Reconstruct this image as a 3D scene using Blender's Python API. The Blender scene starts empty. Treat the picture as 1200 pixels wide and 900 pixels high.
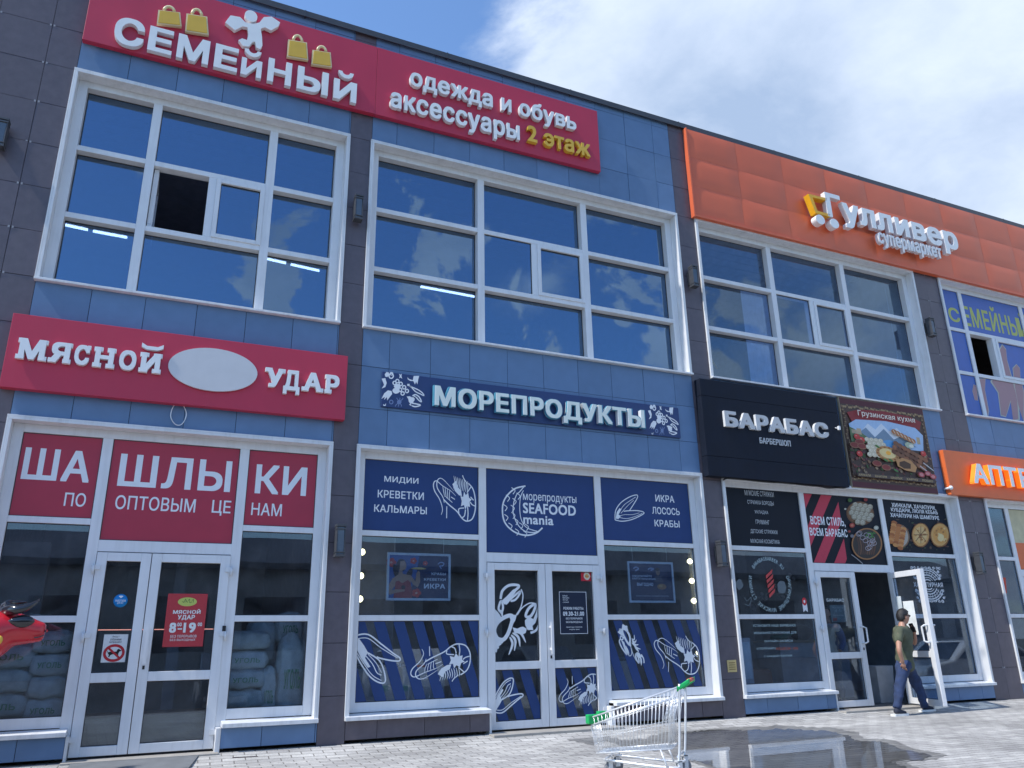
import bpy, bmesh, math, random
from mathutils import Vector, Matrix
random.seed(7)
R = math.radians
scene = bpy.context.scene
COL = scene.collection

# ------------------------------------------------------------------ camera
CAM = Vector((0.0, -10.0, 1.075))
RT = Vector((0.911264, -0.411442, -0.017683))
UP = Vector((-0.114825, -0.295082, 0.948547))
FW = Vector((0.395490, 0.862347, 0.316142))
cam = bpy.data.cameras.new('camera')
cam.sensor_width = 36.0
cam.lens = 917.554 / 1200 * 36
cam.clip_start = 0.05
cam.clip_end = 2000
camo = bpy.data.objects.new('camera', cam)
COL.objects.link(camo)
mw = Matrix((RT, UP, -FW)).transposed().to_4x4()
mw.translation = CAM
camo.matrix_world = mw
scene.camera = camo

# ------------------------------------------------------------------ light
SUN_EL, SUN_A = 52.0, 5.0            # the sun stands high on the left, almost along the front
S = Vector((-math.cos(R(SUN_EL)) * math.cos(R(SUN_A)), -math.cos(R(SUN_EL)) * math.sin(R(SUN_A)), math.sin(R(SUN_EL))))
sun = bpy.data.lights.new('sun', 'SUN')
sun.energy = 3.1
sun.angle = R(1.2)
sun.color = (1.0, 0.965, 0.91)
suno = bpy.data.objects.new('sun', sun)
COL.objects.link(suno)
suno.rotation_euler = S.to_track_quat('Z', 'Y').to_euler()
suno.location = (-20, -10, 30)

world = bpy.data.worlds.new('World')
scene.world = world
world.use_nodes = True
nt = world.node_tree
nt.nodes.clear()
N = nt.nodes.new
L = nt.links.new
out = N('ShaderNodeOutputWorld')
bg = N('ShaderNodeBackground')
bg.inputs['Strength'].default_value = 0.14
sky = N('ShaderNodeTexSky')
sky.sky_type = 'NISHITA'
sky.sun_disc = False
sky.sun_elevation = R(SUN_EL)
sky.sun_rotation = math.atan2(S.x, S.y)
sky.air_density = 1.15
sky.dust_density = 0.4
sky.ozone_density = 2.2
tc = N('ShaderNodeTexCoord')
sep = N('ShaderNodeSeparateXYZ')
L(tc.outputs['Generated'], sep.inputs[0])
def mth(op, a, b=None, c=None, clamp=False):
    n = N('ShaderNodeMath'); n.operation = op; n.use_clamp = clamp
    for i, v in enumerate((a, b, c)):
        if v is None: continue
        if isinstance(v, (int, float)): n.inputs[i].default_value = v
        else: L(v, n.inputs[i])
    return n.outputs[0]
den = mth('ADD', mth('MAXIMUM', sep.outputs[2], 0.0), 0.22)
u_ = mth('DIVIDE', sep.outputs[0], den)
v_ = mth('DIVIDE', sep.outputs[1], den)
cmb = N('ShaderNodeCombineXYZ')
L(u_, cmb.inputs[0]); L(v_, cmb.inputs[1])
def noise(scale, detail, rough, off):
    mp = N('ShaderNodeMapping'); mp.inputs['Location'].default_value = off
    L(cmb.outputs[0], mp.inputs['Vector'])
    n = N('ShaderNodeTexNoise'); n.inputs['Scale'].default_value = scale
    n.inputs['Detail'].default_value = detail; n.inputs['Roughness'].default_value = rough
    n.inputs['Distortion'].default_value = 0.3
    L(mp.outputs[0], n.inputs['Vector'])
    return n.outputs['Fac']
n1 = noise(1.35, 10, 0.6, (3.1, 1.7, 0.4))
n2 = noise(0.8, 5, 0.55, (9.3, 4.2, 2.0))
n3 = noise(4.5, 6, 0.6, (1.3, 7.2, 2.0))
# the cloud bank lies over the building and to the right, the sky behind the camera is mostly clear
bias = mth('ADD', mth('MULTIPLY', sep.outputs[1], 0.20), mth('MULTIPLY', sep.outputs[0], 0.42))
def blob(d, width, amp):
    # more (or less) cloud round one direction of the sky
    d = Vector(d).normalized()
    n = N('ShaderNodeVectorMath'); n.operation = 'DOT_PRODUCT'; n.inputs[1].default_value = d
    L(tc.outputs['Generated'], n.inputs[0])
    m = N('ShaderNodeMapRange'); m.interpolation_type = 'SMOOTHSTEP'
    m.inputs['From Min'].default_value = math.cos(R(width)); m.inputs['From Max'].default_value = 1.0; m.inputs['To Max'].default_value = amp
    L(n.outputs['Value'], m.inputs['Value'])
    return m.outputs[0]
pn = N('ShaderNodeTexNoise'); pn.inputs['Scale'].default_value = 7.0; pn.inputs['Detail'].default_value = 9; pn.inputs['Roughness'].default_value = .58; pn.inputs['Distortion'].default_value = .4
L(tc.outputs['Generated'], pn.inputs['Vector'])
pm = N('ShaderNodeMapRange'); pm.interpolation_type = 'SMOOTHSTEP'; pm.inputs['From Min'].default_value = .51; pm.inputs['From Max'].default_value = .66
L(pn.outputs['Fac'], pm.inputs['Value'])
for d, wd_, am in (((.49, .60, .64), 30, .20), ((.80, .42, .42), 35, .16), ((.17, .64, .75), 18, -.40), ((-.05, .7, .72), 22, -.25),
                   ((.52, -.80, .29), 20, .62), ((.27, -.90, .32), 16, .62), ((.08, -.85, .50), 16, .62), ((.42, -.74, .50), 18, .42), ((.66, -.60, .42), 18, .55), ((.05, -.8, .58), 25, -.10)):
    bb = blob(d, wd_, am)
    if d[1] < 0 and am > 0: bb = mth('MULTIPLY', bb, pm.outputs[0])      # loose puffs in the clear half of the sky
    bias = mth('ADD', bias, bb)
cl = mth('ADD', mth('ADD', mth('MULTIPLY', n1, 1.5), mth('MULTIPLY', n3, 0.38)), mth('SUBTRACT', bias, 0.08))
mr = N('ShaderNodeMapRange'); mr.interpolation_type = 'SMOOTHSTEP'
mr.inputs['From Min'].default_value = 0.86
mr.inputs['From Max'].default_value = 1.16
L(cl, mr.inputs['Value'])
ccol = N('ShaderNodeValToRGB')
ccol.color_ramp.elements[0].position = 0.42
ccol.color_ramp.elements[0].color = (2.0, 2.65, 3.8, 1)
ccol.color_ramp.elements[1].position = 0.66
ccol.color_ramp.elements[1].color = (4.7, 5.2, 6.0, 1)
cd = mth('ADD', mth('MULTIPLY', n2, .45), mth('ADD', mth('MULTIPLY', n1, .40), mth('MULTIPLY', n3, .22)))
L(cd, ccol.inputs[0])
mx = N('ShaderNodeMix'); mx.data_type = 'RGBA'
L(mr.outputs[0], mx.inputs['Factor'])
tint = N('ShaderNodeMix'); tint.data_type = 'RGBA'; tint.blend_type = 'MULTIPLY'
tint.inputs['Factor'].default_value = 1.0
tint.inputs['B'].default_value = (0.80, 0.95, 1.12, 1)
L(sky.outputs[0], tint.inputs['A'])
L(tint.outputs['Result'], mx.inputs['A'])
L(ccol.outputs[0], mx.inputs['B'])
L(mx.outputs['Result'], bg.inputs['Color'])
L(bg.outputs[0], out.inputs['Surface'])

scene.view_settings.view_transform = 'Standard'
scene.view_settings.look = 'None'
scene.view_settings.gamma = 1.0
scene.view_settings.use_curve_mapping = False
scene.view_settings.exposure = 0.64
scene.render.engine = 'CYCLES'
scene.cycles.max_bounces = 8
scene.cycles.transparent_max_bounces = 16
scene.cycles.use_denoising = True
scene.cycles.caustics_reflective = False
scene.cycles.caustics_refractive = False

# ------------------------------------------------------------------ pixel rays of the survey
def ray(px, py):
    return FW + RT * ((px - 600) / 917.554) - UP * ((py - 450) / 917.554)
def P(px, py, y=0.0):
    d = ray(px, py)
    p = CAM + d * ((y - CAM.y) / d.y)
    return p
def G(px, py, z=0.0):
    d = ray(px, py)
    return CAM + d * ((z - CAM.z) / d.z)
class Zoom:
    """pixels read off an enlarged detail: origin and scale"""
    def __init__(s, ox, oy, k): s.o = (ox, oy); s.k = k
    def __call__(s, x, y, yy=0.0): return P(s.o[0] + x * s.k, s.o[1] + y * s.k, yy)
ZA = Zoom(0, 0, .35); ZB = Zoom(400, 0, .35); ZC = Zoom(780, 100, .35); ZD = Zoom(0, 300, .35); ZE = Zoom(0, 585, .35)
ZF = Zoom(390, 370, .35); ZG = Zoom(390, 600, 440 / 1200); ZH = Zoom(780, 400, .35); ZI = Zoom(800, 600, 1 / 3)

# ------------------------------------------------------------------ materials
MATS = {}
def nodes(name):
    m = bpy.data.materials.new(name); m.use_nodes = True
    MATS[name] = m
    return m, m.node_tree, m.node_tree.nodes['Principled BSDF']
def pbr(name, color, rough=0.5, metal=0.0, var=0.12, vscale=6.0, bump=0.0, bscale=60.0, spec=0.5, coat=0.0, dirt=0.0, attr=None, emit=None, es=0.0):
    m, t, b = nodes(name)
    n = t.nodes.new; l = t.links.new
    co = n('ShaderNodeTexCoord')
    nz = n('ShaderNodeTexNoise'); nz.inputs['Scale'].default_value = vscale; nz.inputs['Detail'].default_value = 6
    l(co.outputs['Object'], nz.inputs['Vector'])
    mul = n('ShaderNodeMapRange'); mul.inputs['To Min'].default_value = 1 - var; mul.inputs['To Max'].default_value = 1 + var
    mul.inputs['From Min'].default_value = 0.3; mul.inputs['From Max'].default_value = 0.7
    l(nz.outputs['Fac'], mul.inputs['Value'])
    mixc = n('ShaderNodeMix'); mixc.data_type = 'RGBA'; mixc.blend_type = 'MULTIPLY'; mixc.inputs['Factor'].default_value = 1
    if attr:
        at = n('ShaderNodeAttribute'); at.attribute_name = attr
        l(at.outputs['Color'], mixc.inputs['A'])
    else:
        mixc.inputs['A'].default_value = (*color, 1)
    l(mul.outputs['Result'], mixc.inputs['B'])
    last = mixc.outputs['Result']
    if dirt:
        mp = n('ShaderNodeMapping'); mp.inputs['Scale'].default_value = (7, 7, 0.5)
        l(co.outputs['Object'], mp.inputs['Vector'])
        d = n('ShaderNodeTexNoise'); d.inputs['Scale'].default_value = 1.6; d.inputs['Detail'].default_value = 8; d.inputs['Roughness'].default_value = .7
        l(mp.outputs[0], d.inputs['Vector'])
        dr = n('ShaderNodeMapRange'); dr.inputs['From Min'].default_value = .48; dr.inputs['From Max'].default_value = .8; dr.inputs['To Max'].default_value = dirt
        l(d.outputs['Fac'], dr.inputs['Value'])
        dm = n('ShaderNodeMix'); dm.data_type = 'RGBA'; dm.inputs['B'].default_value = (.2, .185, .16, 1)
        l(dr.outputs['Result'], dm.inputs['Factor']); l(last, dm.inputs['A'])
        last = dm.outputs['Result']
    l(last, b.inputs['Base Color'])
    rr = n('ShaderNodeMapRange'); rr.inputs['To Min'].default_value = max(.02, rough - .07); rr.inputs['To Max'].default_value = min(1, rough + .07)
    l(nz.outputs['Fac'], rr.inputs['Value']); l(rr.outputs['Result'], b.inputs['Roughness'])
    b.inputs['Metallic'].default_value = metal
    b.inputs['Specular IOR Level'].default_value = spec
    b.inputs['Coat Weight'].default_value = coat
    if bump:
        bz = n('ShaderNodeTexNoise'); bz.inputs['Scale'].default_value = bscale; bz.inputs['Detail'].default_value = 4
        l(co.outputs['Object'], bz.inputs['Vector'])
        bp = n('ShaderNodeBump'); bp.inputs['Strength'].default_value = bump; bp.inputs['Distance'].default_value = .01
        l(bz.outputs['Fac'], bp.inputs['Height']); l(bp.outputs[0], b.inputs['Normal'])
    if emit:
        b.inputs['Emission Color'].default_value = (*emit, 1); b.inputs['Emission Strength'].default_value = es
    return m
def glassmat(name, tintc, ior, rough=0.0, wav=0.0, dust=0.03, r0=0.0, gc=(1, 1, 1)):
    m = bpy.data.materials.new(name); m.use_nodes = True; MATS[name] = m
    t = m.node_tree; t.nodes.clear(); n = t.nodes.new; l = t.links.new
    o = n('ShaderNodeOutputMaterial'); mixs = n('ShaderNodeMixShader'); tr = n('ShaderNodeBsdfTransparent'); gl = n('ShaderNodeBsdfGlossy')
    fr = n('ShaderNodeLayerWeight'); fr.inputs['Blend'].default_value = .5
    pw = n('ShaderNodeMath'); pw.operation = 'POWER'; pw.inputs[1].default_value = 5.0; l(fr.outputs['Facing'], pw.inputs[0])
    tr.inputs['Color'].default_value = (*tintc, 1)
    gl.inputs['Roughness'].default_value = rough
    co = n('ShaderNodeTexCoord')
    if wav:
        nz = n('ShaderNodeTexNoise'); nz.inputs['Scale'].default_value = 0.9; nz.inputs['Detail'].default_value = 1
        l(co.outputs['Object'], nz.inputs['Vector'])
        bp = n('ShaderNodeBump'); bp.inputs['Strength'].default_value = wav; bp.inputs['Distance'].default_value = .05
        l(nz.outputs['Fac'], bp.inputs['Height'])
        l(bp.outputs[0], gl.inputs['Normal'])
    ad = n('ShaderNodeMath'); ad.operation = 'ADD'; ad.use_clamp = True; ad.inputs[1].default_value = r0; l(pw.outputs[0], ad.inputs[0])
    gl.inputs['Color'].default_value = (*gc, 1)
    l(ad.outputs[0], mixs.inputs[0]); l(tr.outputs[0], mixs.inputs[1]); l(gl.outputs[0], mixs.inputs[2])
    # a thin film of dust on the pane
    df = n('ShaderNodeBsdfDiffuse'); df.inputs['Color'].default_value = (.5, .5, .5, 1)
    dn = n('ShaderNodeTexNoise'); dn.inputs['Scale'].default_value = 3.0; dn.inputs['Detail'].default_value = 9; dn.inputs['Roughness'].default_value = .7
    l(co.outputs['Object'], dn.inputs['Vector'])
    dm = n('ShaderNodeMapRange'); dm.inputs['From Min'].default_value = .35; dm.inputs['From Max'].default_value = .8; dm.inputs['To Max'].default_value = dust * 2.2
    l(dn.outputs['Fac'], dm.inputs['Value'])
    mix2 = n('ShaderNodeMixShader')
    l(dm.outputs['Result'], mix2.inputs[0]); l(mixs.outputs[0], mix2.inputs[1]); l(df.outputs[0], mix2.inputs[2])
    l(mix2.outputs[0], o.inputs['Surface'])
    return m

M = {}
M['blue'] = pbr('blue_porcelain', (.07, .155, .33), .42, var=.06, vscale=5, attr='Col', dirt=.025, spec=.45)
M['white'] = pbr('white_pvc', (.71, .72, .735), .38, var=.04, vscale=3, dirt=.2)
M['whitemetal'] = pbr('white_sheet_metal', (.69, .70, .71), .42, var=.05, vscale=4, dirt=.34)
M['darkseam'] = pbr('dark_backing', (.02, .02, .025), .9)
M['cap'] = pbr('anthracite_sheet', (.055, .058, .066), .45, var=.1)
M['red'] = pbr('red_composite', (.50, .030, .068), .45, var=.04, vscale=2, dirt=.03)
M['redfilm'] = pbr('red_film', (.40, .028, .056), .4, var=.04)
M['bluefilm'] = pbr('navy_film', (.022, .052, .165), .45, var=.05, spec=.3)
M['navy'] = pbr('navy_board', (.017, .042, .14), .45, var=.05)
M['blackboard'] = pbr('black_board', (.007, .011, .022), .6, var=.15, dirt=.015, spec=.2)
M['blackfilm'] = pbr('black_film', (.007, .011, .02), .5, var=.1, spec=.2)
M['letter'] = pbr('white_acrylic', (.80, .81, .80), .35, var=.03)
M['letterside'] = pbr('letter_side', (.70, .71, .72), .45, var=.05)
M['letterwarm'] = pbr('cream_acrylic', (.70, .76, .70), .35, var=.03)
M['greyletter'] = pbr('silver_letter', (.50, .51, .52), .4, var=.05)
M['yellow'] = pbr('yellow_acrylic', (.70, .43, .05), .4, var=.04)
M['orange'] = pbr('orange_vinyl', (.68, .135, .055), .42, var=.05, vscale=1.5, bump=.06, bscale=1.4, dirt=.03)
M['orange2'] = pbr('orange_board', (.68, .14, .035), .42, var=.05)
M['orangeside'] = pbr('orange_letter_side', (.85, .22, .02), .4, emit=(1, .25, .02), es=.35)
M['print'] = pbr('printed_colours', (1, 1, 1), .45, spec=.3, var=.05, vscale=40, attr='Col')
M['film_art'] = pbr('plotted_film', (1, 1, 1), .4, var=.03, vscale=10, attr='Col')
M['cardboard'] = pbr('grey_wall_paint', (.45, .45, .47), .9)
M['roomdark'] = pbr('dark_room_paint', (.36, .37, .40), .9)
M['ceil'] = pbr('grey_ceiling', (.42, .44, .48), .8)
M['plaster'] = pbr('beige_plaster', (.42, .35, .28), .9)
M['floor'] = pbr('floor_tile', (.16, .155, .15), .4)
M['curtain'] = pbr('pale_blind', (.55, .62, .66), .8)
M['tube'] = pbr('lit_tube', (.9, .9, .9), .4, emit=(1, .95, .85), es=5)
M['bulb'] = pbr('lit_bulb', (.9, .85, .7), .4, emit=(1, .80, .40), es=6)
M['lampbody'] = pbr('grey_aluminium', (.055, .058, .066), .4)
M['lampglass'] = pbr('lamp_glass', (.10, .13, .17), .15)
M['steel'] = pbr('galvanised_steel', (.78, .79, .80), .32, metal=.45, var=.06)
M['green'] = pbr('green_plastic', (.01, .38, .10), .35, var=.05)
M['orangeplastic'] = pbr('orange_red_plastic', (.62, .13, .07), .35)
M['blackplastic'] = pbr('black_plastic', (.015, .015, .018), .35)
M['rubber'] = pbr('grey_rubber', (.20, .20, .21), .7)
M['gasket'] = pbr('black_gasket', (.05, .05, .055), .7)
M['teal'] = pbr('teal_edge', (.08, .30, .42), .4)
M['bull'] = pbr('glossy_red_paint', (.50, .014, .026), .25, var=.08, coat=.35)
M['horn'] = pbr('glossy_black_paint', (.012, .012, .016), .12, coat=.6)
M['sack'] = pbr('woven_sack', (.50, .50, .44), .75, var=.2, vscale=9, bump=.3, bscale=25)
M['sackgreen'] = pbr('green_print', (.07, .25, .09), .7)
M['brass'] = pbr('brass_plate', (.55, .42, .18), .4)
M['rubbermat'] = pbr('grey_doormat', (.16, .17, .18), .9, bump=.5, bscale=200)
M['concrete'] = pbr('concrete_step', (.33, .31, .28), .85, bump=.2)
M['skin'] = pbr('skin', (.42, .22, .15), .5, var=.06, vscale=20)
M['hair'] = pbr('dark_hair', (.012, .010, .010), .5, bump=.5, bscale=200)
M['tee'] = pbr('olive_cotton', (.085, .095, .06), .9, var=.18, vscale=14, bump=.5, bscale=22)
M['jeans'] = pbr('blue_denim', (.022, .04, .10), .9, var=.25, vscale=14, bump=.5, bscale=22)
M['shoe'] = pbr('navy_canvas', (.02, .025, .045), .8)
M['sole'] = pbr('white_sole', (.75, .75, .73), .6)
M['whitetee'] = pbr('pale_cotton', (.62, .58, .52), .9)
M['bluejacket'] = pbr('blue_jacket', (.06, .11, .26), .8)
M['greytrousers'] = pbr('grey_cotton', (.16, .16, .18), .9)
M['glass'] = glassmat('clear_pane', (.74, .82, .90), 1.5, wav=.03, dust=.035, r0=.075, gc=(.85, .93, 1))
M['bluglass'] = glassmat('sun_control_pane', (.40, .50, .70), 1.5, wav=.05, dust=.008, r0=.24, gc=(.52, .77, 1))
M['paper'] = pbr('white_paper', (.76, .80, .80), .7)
M['wood'] = pbr('counter_wood', (.22, .15, .09), .5)
M['carwhite'] = pbr('white_car_paint', (.72, .73, .74), .2, coat=.8, var=.02)
M['cargrey'] = pbr('grey_car_paint', (.08, .09, .10), .2, coat=.8, var=.02)
M['carglass'] = pbr('car_glass', (.01, .012, .015), .05)
M['concretewall'] = pbr('pale_render', (.36, .35, .33), .9)
M['leafy'] = pbr('cable', (.012, .012, .012), .6)

# ------------------------------------------------------------------ things and parts
WLOC = {}
def link(o, parent=None, wloc=None):
    COL.objects.link(o)
    wloc = Vector(wloc if wloc is not None else (0, 0, 0))
    if parent is not None:
        o.parent = parent
        o.location = wloc - WLOC[parent.name]
    else:
        o.location = wloc
    WLOC[o.name] = wloc
    return o
def tag(o, label=None, cat=None, group=None, kind=None):
    if label: o['label'] = label
    if cat: o['category'] = cat
    if group: o['group'] = group
    if kind: o['kind'] = kind
    return o
def thing(name, label, cat, loc=(0, 0, 0), group=None):
    o = bpy.data.objects.new(name, None)
    o.empty_display_size = .2
    link(o, None, loc)
    return tag(o, label, cat, group)
def copy_tree(o, delta, parent=None):
    c = o.copy(); COL.objects.link(c)
    WLOC[c.name] = WLOC[o.name] + Vector(delta)
    if parent is None: c.location = WLOC[c.name]
    else: c.parent = parent
    for ch in list(o.children): copy_tree(ch, delta, c)
    return c

class MB:
    """collects shapes (world coordinates) and links them as one mesh object"""
    def __init__(s): s.v = []; s.f = []; s.m = []; s.c = []; s.smooth = []
    def add(s, vs, fs, mi=0, col=(1, 1, 1), smooth=False):
        b = len(s.v); s.v += [tuple(v) for v in vs]
        for f in fs:
            s.f.append([b + i for i in f]); s.m.append(mi); s.c.append(col); s.smooth.append(smooth)
    def box(s, x0, x1, y0, y1, z0, z1, mi=0, col=(1, 1, 1)):
        vs = [(x, y, z) for x in (x0, x1) for y in (y0, y1) for z in (z0, z1)]
        s.add(vs, [(0, 1, 3, 2), (4, 6, 7, 5), (0, 4, 5, 1), (2, 3, 7, 6), (0, 2, 6, 4), (1, 5, 7, 3)], mi, col)
    def hexa(s, pts, mi=0, col=(1, 1, 1)):   # 8 corners in the order of box()
        s.add(pts, [(0, 1, 3, 2), (4, 6, 7, 5), (0, 4, 5, 1), (2, 3, 7, 6), (0, 2, 6, 4), (1, 5, 7, 3)], mi, col)
    def prism(s, poly, y0, y1, mi=0, side=None, col=(1, 1, 1)):   # (x,z) outline, from the front y0 to the back y1
        n = len(poly)
        ar = sum(poly[i][0] * poly[(i + 1) % n][1] - poly[(i + 1) % n][0] * poly[i][1] for i in range(n))
        if ar < 0: poly = poly[::-1]
        vs = [(x, y0, z) for x, z in poly] + [(x, y1, z) for x, z in poly]
        s.add(vs, [tuple(range(n))], mi, col)
        s.add(vs, [tuple(range(2 * n - 1, n - 1, -1))] + [(i, i + n, (i + 1) % n + n, (i + 1) % n) for i in range(n)], mi if side is None else side, col)
    def tube(s, pts, r, n=8, mi=0, col=(1, 1, 1), closed=False, rs=None):
        pts = [Vector(p) for p in pts]
        k = len(pts); rings = []
        ref = None
        for i, p in enumerate(pts):
            if closed: t = (pts[(i + 1) % k] - pts[i - 1])
            else: t = pts[min(i + 1, k - 1)] - pts[max(i - 1, 0)]
            t = t.normalized() if t.length > 1e-9 else Vector((0, 0, 1))
            if ref is None:
                ref = Vector((0, 0, 1)) if abs(t.z) < .9 else Vector((1, 0, 0))
            a = (ref - t * ref.dot(t)).normalized(); b = t.cross(a); ref = a
            rr = rs[i] if rs else r
            rings.append([p + a * math.cos(2 * math.pi * j / n) * rr + b * math.sin(2 * math.pi * j / n) * rr for j in range(n)])
        vs = [v for ring in rings for v in ring]
        fs = []
        for i in range(k if closed else k - 1):
            i2 = (i + 1) % k
            for j in range(n):
                fs.append((i * n + j, i * n + (j + 1) % n, i2 * n + (j + 1) % n, i2 * n + j))
        if not closed: fs += [tuple(range(n))[::-1], tuple((k - 1) * n + j for j in range(n))]
        s.add(vs, fs, mi, col, smooth=n > 4)
    def ball(s, c, rx, ry=None, rz=None, seg=14, rings=9, mi=0, col=(1, 1, 1), fn=None):
        ry = ry or rx; rz = rz or rx
        vs = []; fs = []
        for i in range(rings + 1):
            a = math.pi * i / rings
            for j in range(seg):
                b = 2 * math.pi * j / seg
                v = Vector((math.sin(a) * math.cos(b), math.sin(a) * math.sin(b), math.cos(a)))
                if fn: v = fn(v)
                vs.append((c[0] + v.x * rx, c[1] + v.y * ry, c[2] + v.z * rz))
        for i in range(rings):
            for j in range(seg):
                fs.append((i * seg + j, (i + 1) * seg + j, (i + 1) * seg + (j + 1) % seg, i * seg + (j + 1) % seg))
        s.add(vs, fs, mi, col, smooth=True)
    def lathe(s, prof, c, axis='z', n=20, mi=0, col=(1, 1, 1)):
        vs = []; k = len(prof)
        for j in range(n):
            b = 2 * math.pi * j / n
            for r_, h in prof:
                p = (r_ * math.cos(b), r_ * math.sin(b), h)
                if axis == 'y': p = (p[0], p[2], p[1])
                if axis == 'x': p = (p[2], p[0], p[1])
                vs.append((c[0] + p[0], c[1] + p[1], c[2] + p[2]))
        fs = [(j * k + i, ((j + 1) % n) * k + i, ((j + 1) % n) * k + i + 1, j * k + i + 1) for j in range(n) for i in range(k - 1)]
        s.add(vs, fs, mi, col, smooth=True)
    def mesh(s, me, mi=0, mat=None):
        mat = mat or Matrix()
        s.add([mat @ v.co for v in me.vertices], [tuple(p.vertices) for p in me.polygons], mi, smooth=True)
    def build(s, name, mats, parent=None, bevel=0.0, seg=2, origin=None, fix=True):
        if not isinstance(mats, (list, tuple)): mats = [mats]
        lo = [min(v[i] for v in s.v) for i in range(3)]; hi = [max(v[i] for v in s.v) for i in range(3)]
        o0 = Vector(origin) if origin is not None else Vector(((lo[0] + hi[0]) / 2, (lo[1] + hi[1]) / 2, lo[2]))
        me = bpy.data.meshes.new(name)
        me.from_pydata([(v[0] - o0.x, v[1] - o0.y, v[2] - o0.z) for v in s.v], [], s.f)
        for m in mats: me.materials.append(m)
        me.polygons.foreach_set('material_index', s.m)
        me.polygons.foreach_set('use_smooth', s.smooth)
        ca = me.color_attributes.new('Col', 'FLOAT_COLOR', 'CORNER')
        buf = []
        for f, c in zip(s.f, s.c): buf += [c[0], c[1], c[2], 1.0] * len(f)
        ca.data.foreach_set('color', buf)
        me.update()
        if fix:
            bm = bmesh.new(); bm.from_mesh(me)
            bmesh.ops.recalc_face_normals(bm, faces=bm.faces)
            bm.to_mesh(me); bm.free()
        o = bpy.data.objects.new(name, me)
        link(o, parent, o0)
        if bevel:
            b = o.modifiers.new('bevel', 'BEVEL'); b.width = bevel; b.segments = seg; b.limit_method = 'ANGLE'; b.angle_limit = R(40)
        return o

_gl = {}
_adv = {}
def outlines(body):
    c = bpy.data.curves.new('lettering', 'FONT'); c.body = body; c.dimensions = '3D'; c.resolution_u = 3
    o = bpy.data.objects.new('lettering', c)
    me = bpy.data.meshes.new_from_object(o)
    bpy.data.objects.remove(o); bpy.data.curves.remove(c)
    loops = []; start = 0; n = len(me.vertices)
    ends = {max(e.vertices): min(e.vertices) for e in me.edges if abs(e.vertices[0] - e.vertices[1]) > 1}
    for i in range(n):
        if ends.get(i) == start or i == n - 1:
            l = [me.vertices[k].co.to_2d() for k in range(start, i + 1)]
            l = [p for k, p in enumerate(l) if (p - l[k - 1]).length > 1e-4]
            if len(l) > 2: loops.append(l)
            start = i + 1
    bpy.data.meshes.remove(me)
    return loops
def advance(ch):
    if ch not in _adv:
        w = lambda s_: max(p.x for l in outlines(s_) for p in l)
        _adv[ch] = w('I' + ch + 'I') - w('II')
    return _adv[ch]
def glyph(ch, bold):
    """one letter as a clean flat shape: (points, triangles, outline edges); bold widens the strokes"""
    key = (ch, bold)
    if key in _gl: return _gl[key]
    from mathutils.geometry import delaunay_2d_cdt
    base = outlines(ch)
    sh = [(-1, -1), (1, 1), (1, -1), (-1, 1), (0, 0)] if bold > 0 else [(0, 0)]
    loops = [[Vector((p.x + dx * bold, p.y + dz * bold * .75)) for p in l] for dx, dz in sh for l in base]
    pts = []; cons = []
    for l in loops:
        b = len(pts); pts += l; cons += [(b + i, b + (i + 1) % len(l)) for i in range(len(l))]
    vs, _e, fs, _a, _b, _c = delaunay_2d_cdt(pts, cons, [], 0, 1e-5)
    def wind(p, ls):
        w = 0
        for l in ls:
            for i in range(len(l)):
                a, b = l[i - 1], l[i]
                if (a.y > p.y) != (b.y > p.y):
                    if p.x < (b.x - a.x) * (p.y - a.y) / (b.y - a.y) + a.x: w += 1 if b.y > a.y else -1
        return w
    k = len(base); groups = [loops[i * k:(i + 1) * k] for i in range(len(sh))]
    keep = []
    for f in fs:
        c = (vs[f[0]] + vs[f[1]] + vs[f[2]]) / 3
        if any(wind(c, g) for g in groups):
            a, b, d = (vs[i] for i in f)
            keep.append(tuple(f) if (b - a).cross(d - a) > 0 else tuple(f)[::-1])
    cnt = {}
    for f in keep:
        for i in range(3): cnt.setdefault(tuple(sorted((f[i - 1], f[i]))), []).append((f[i - 1], f[i]))
    edge = [v[0] for v in cnt.values() if len(v) == 1]
    used = sorted({i for f in keep for i in f}); mp = {i: k for k, i in enumerate(used)}
    _gl[key] = ([vs[i] for i in used], [tuple(mp[i] for i in f) for f in keep], [(mp[a], mp[b]) for a, b in edge])
    return _gl[key]
def text(mb, body, a, b, depth=0.0, bold=.02, mi=0, side=None, y=None, col=(1, 1, 1)):
    """body set into the rectangle between world points a (bottom left) and b (top right); its front at y, depth towards the wall"""
    pen = 0.0; items = []
    for ch in body:
        if ch == ' ': pen += .30; continue
        items.append((pen, glyph(ch, bold))); pen += advance(ch) + bold * 1.2
    allp = [(p.x + o, p.y) for o, g in items for p in g[0]]
    x0 = min(p[0] for p in allp); x1 = max(p[0] for p in allp); z0 = min(p[1] for p in allp); z1 = max(p[1] for p in allp)
    yf = a.y if y is None else y
    for o, (pts, tris, edge) in items:
        v = [(a.x + (p.x + o - x0) / (x1 - x0) * (b.x - a.x), yf, a.z + (p.y - z0) / (z1 - z0) * (b.z - a.z)) for p in pts]
        mb.add(v, tris, mi, col)
        if depth:
            n = len(v)
            mb.add(v + [(p[0], yf + depth, p[2]) for p in v], [(i, i + n, j + n, j) for i, j in edge], mi if side is None else side, col)

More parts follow.
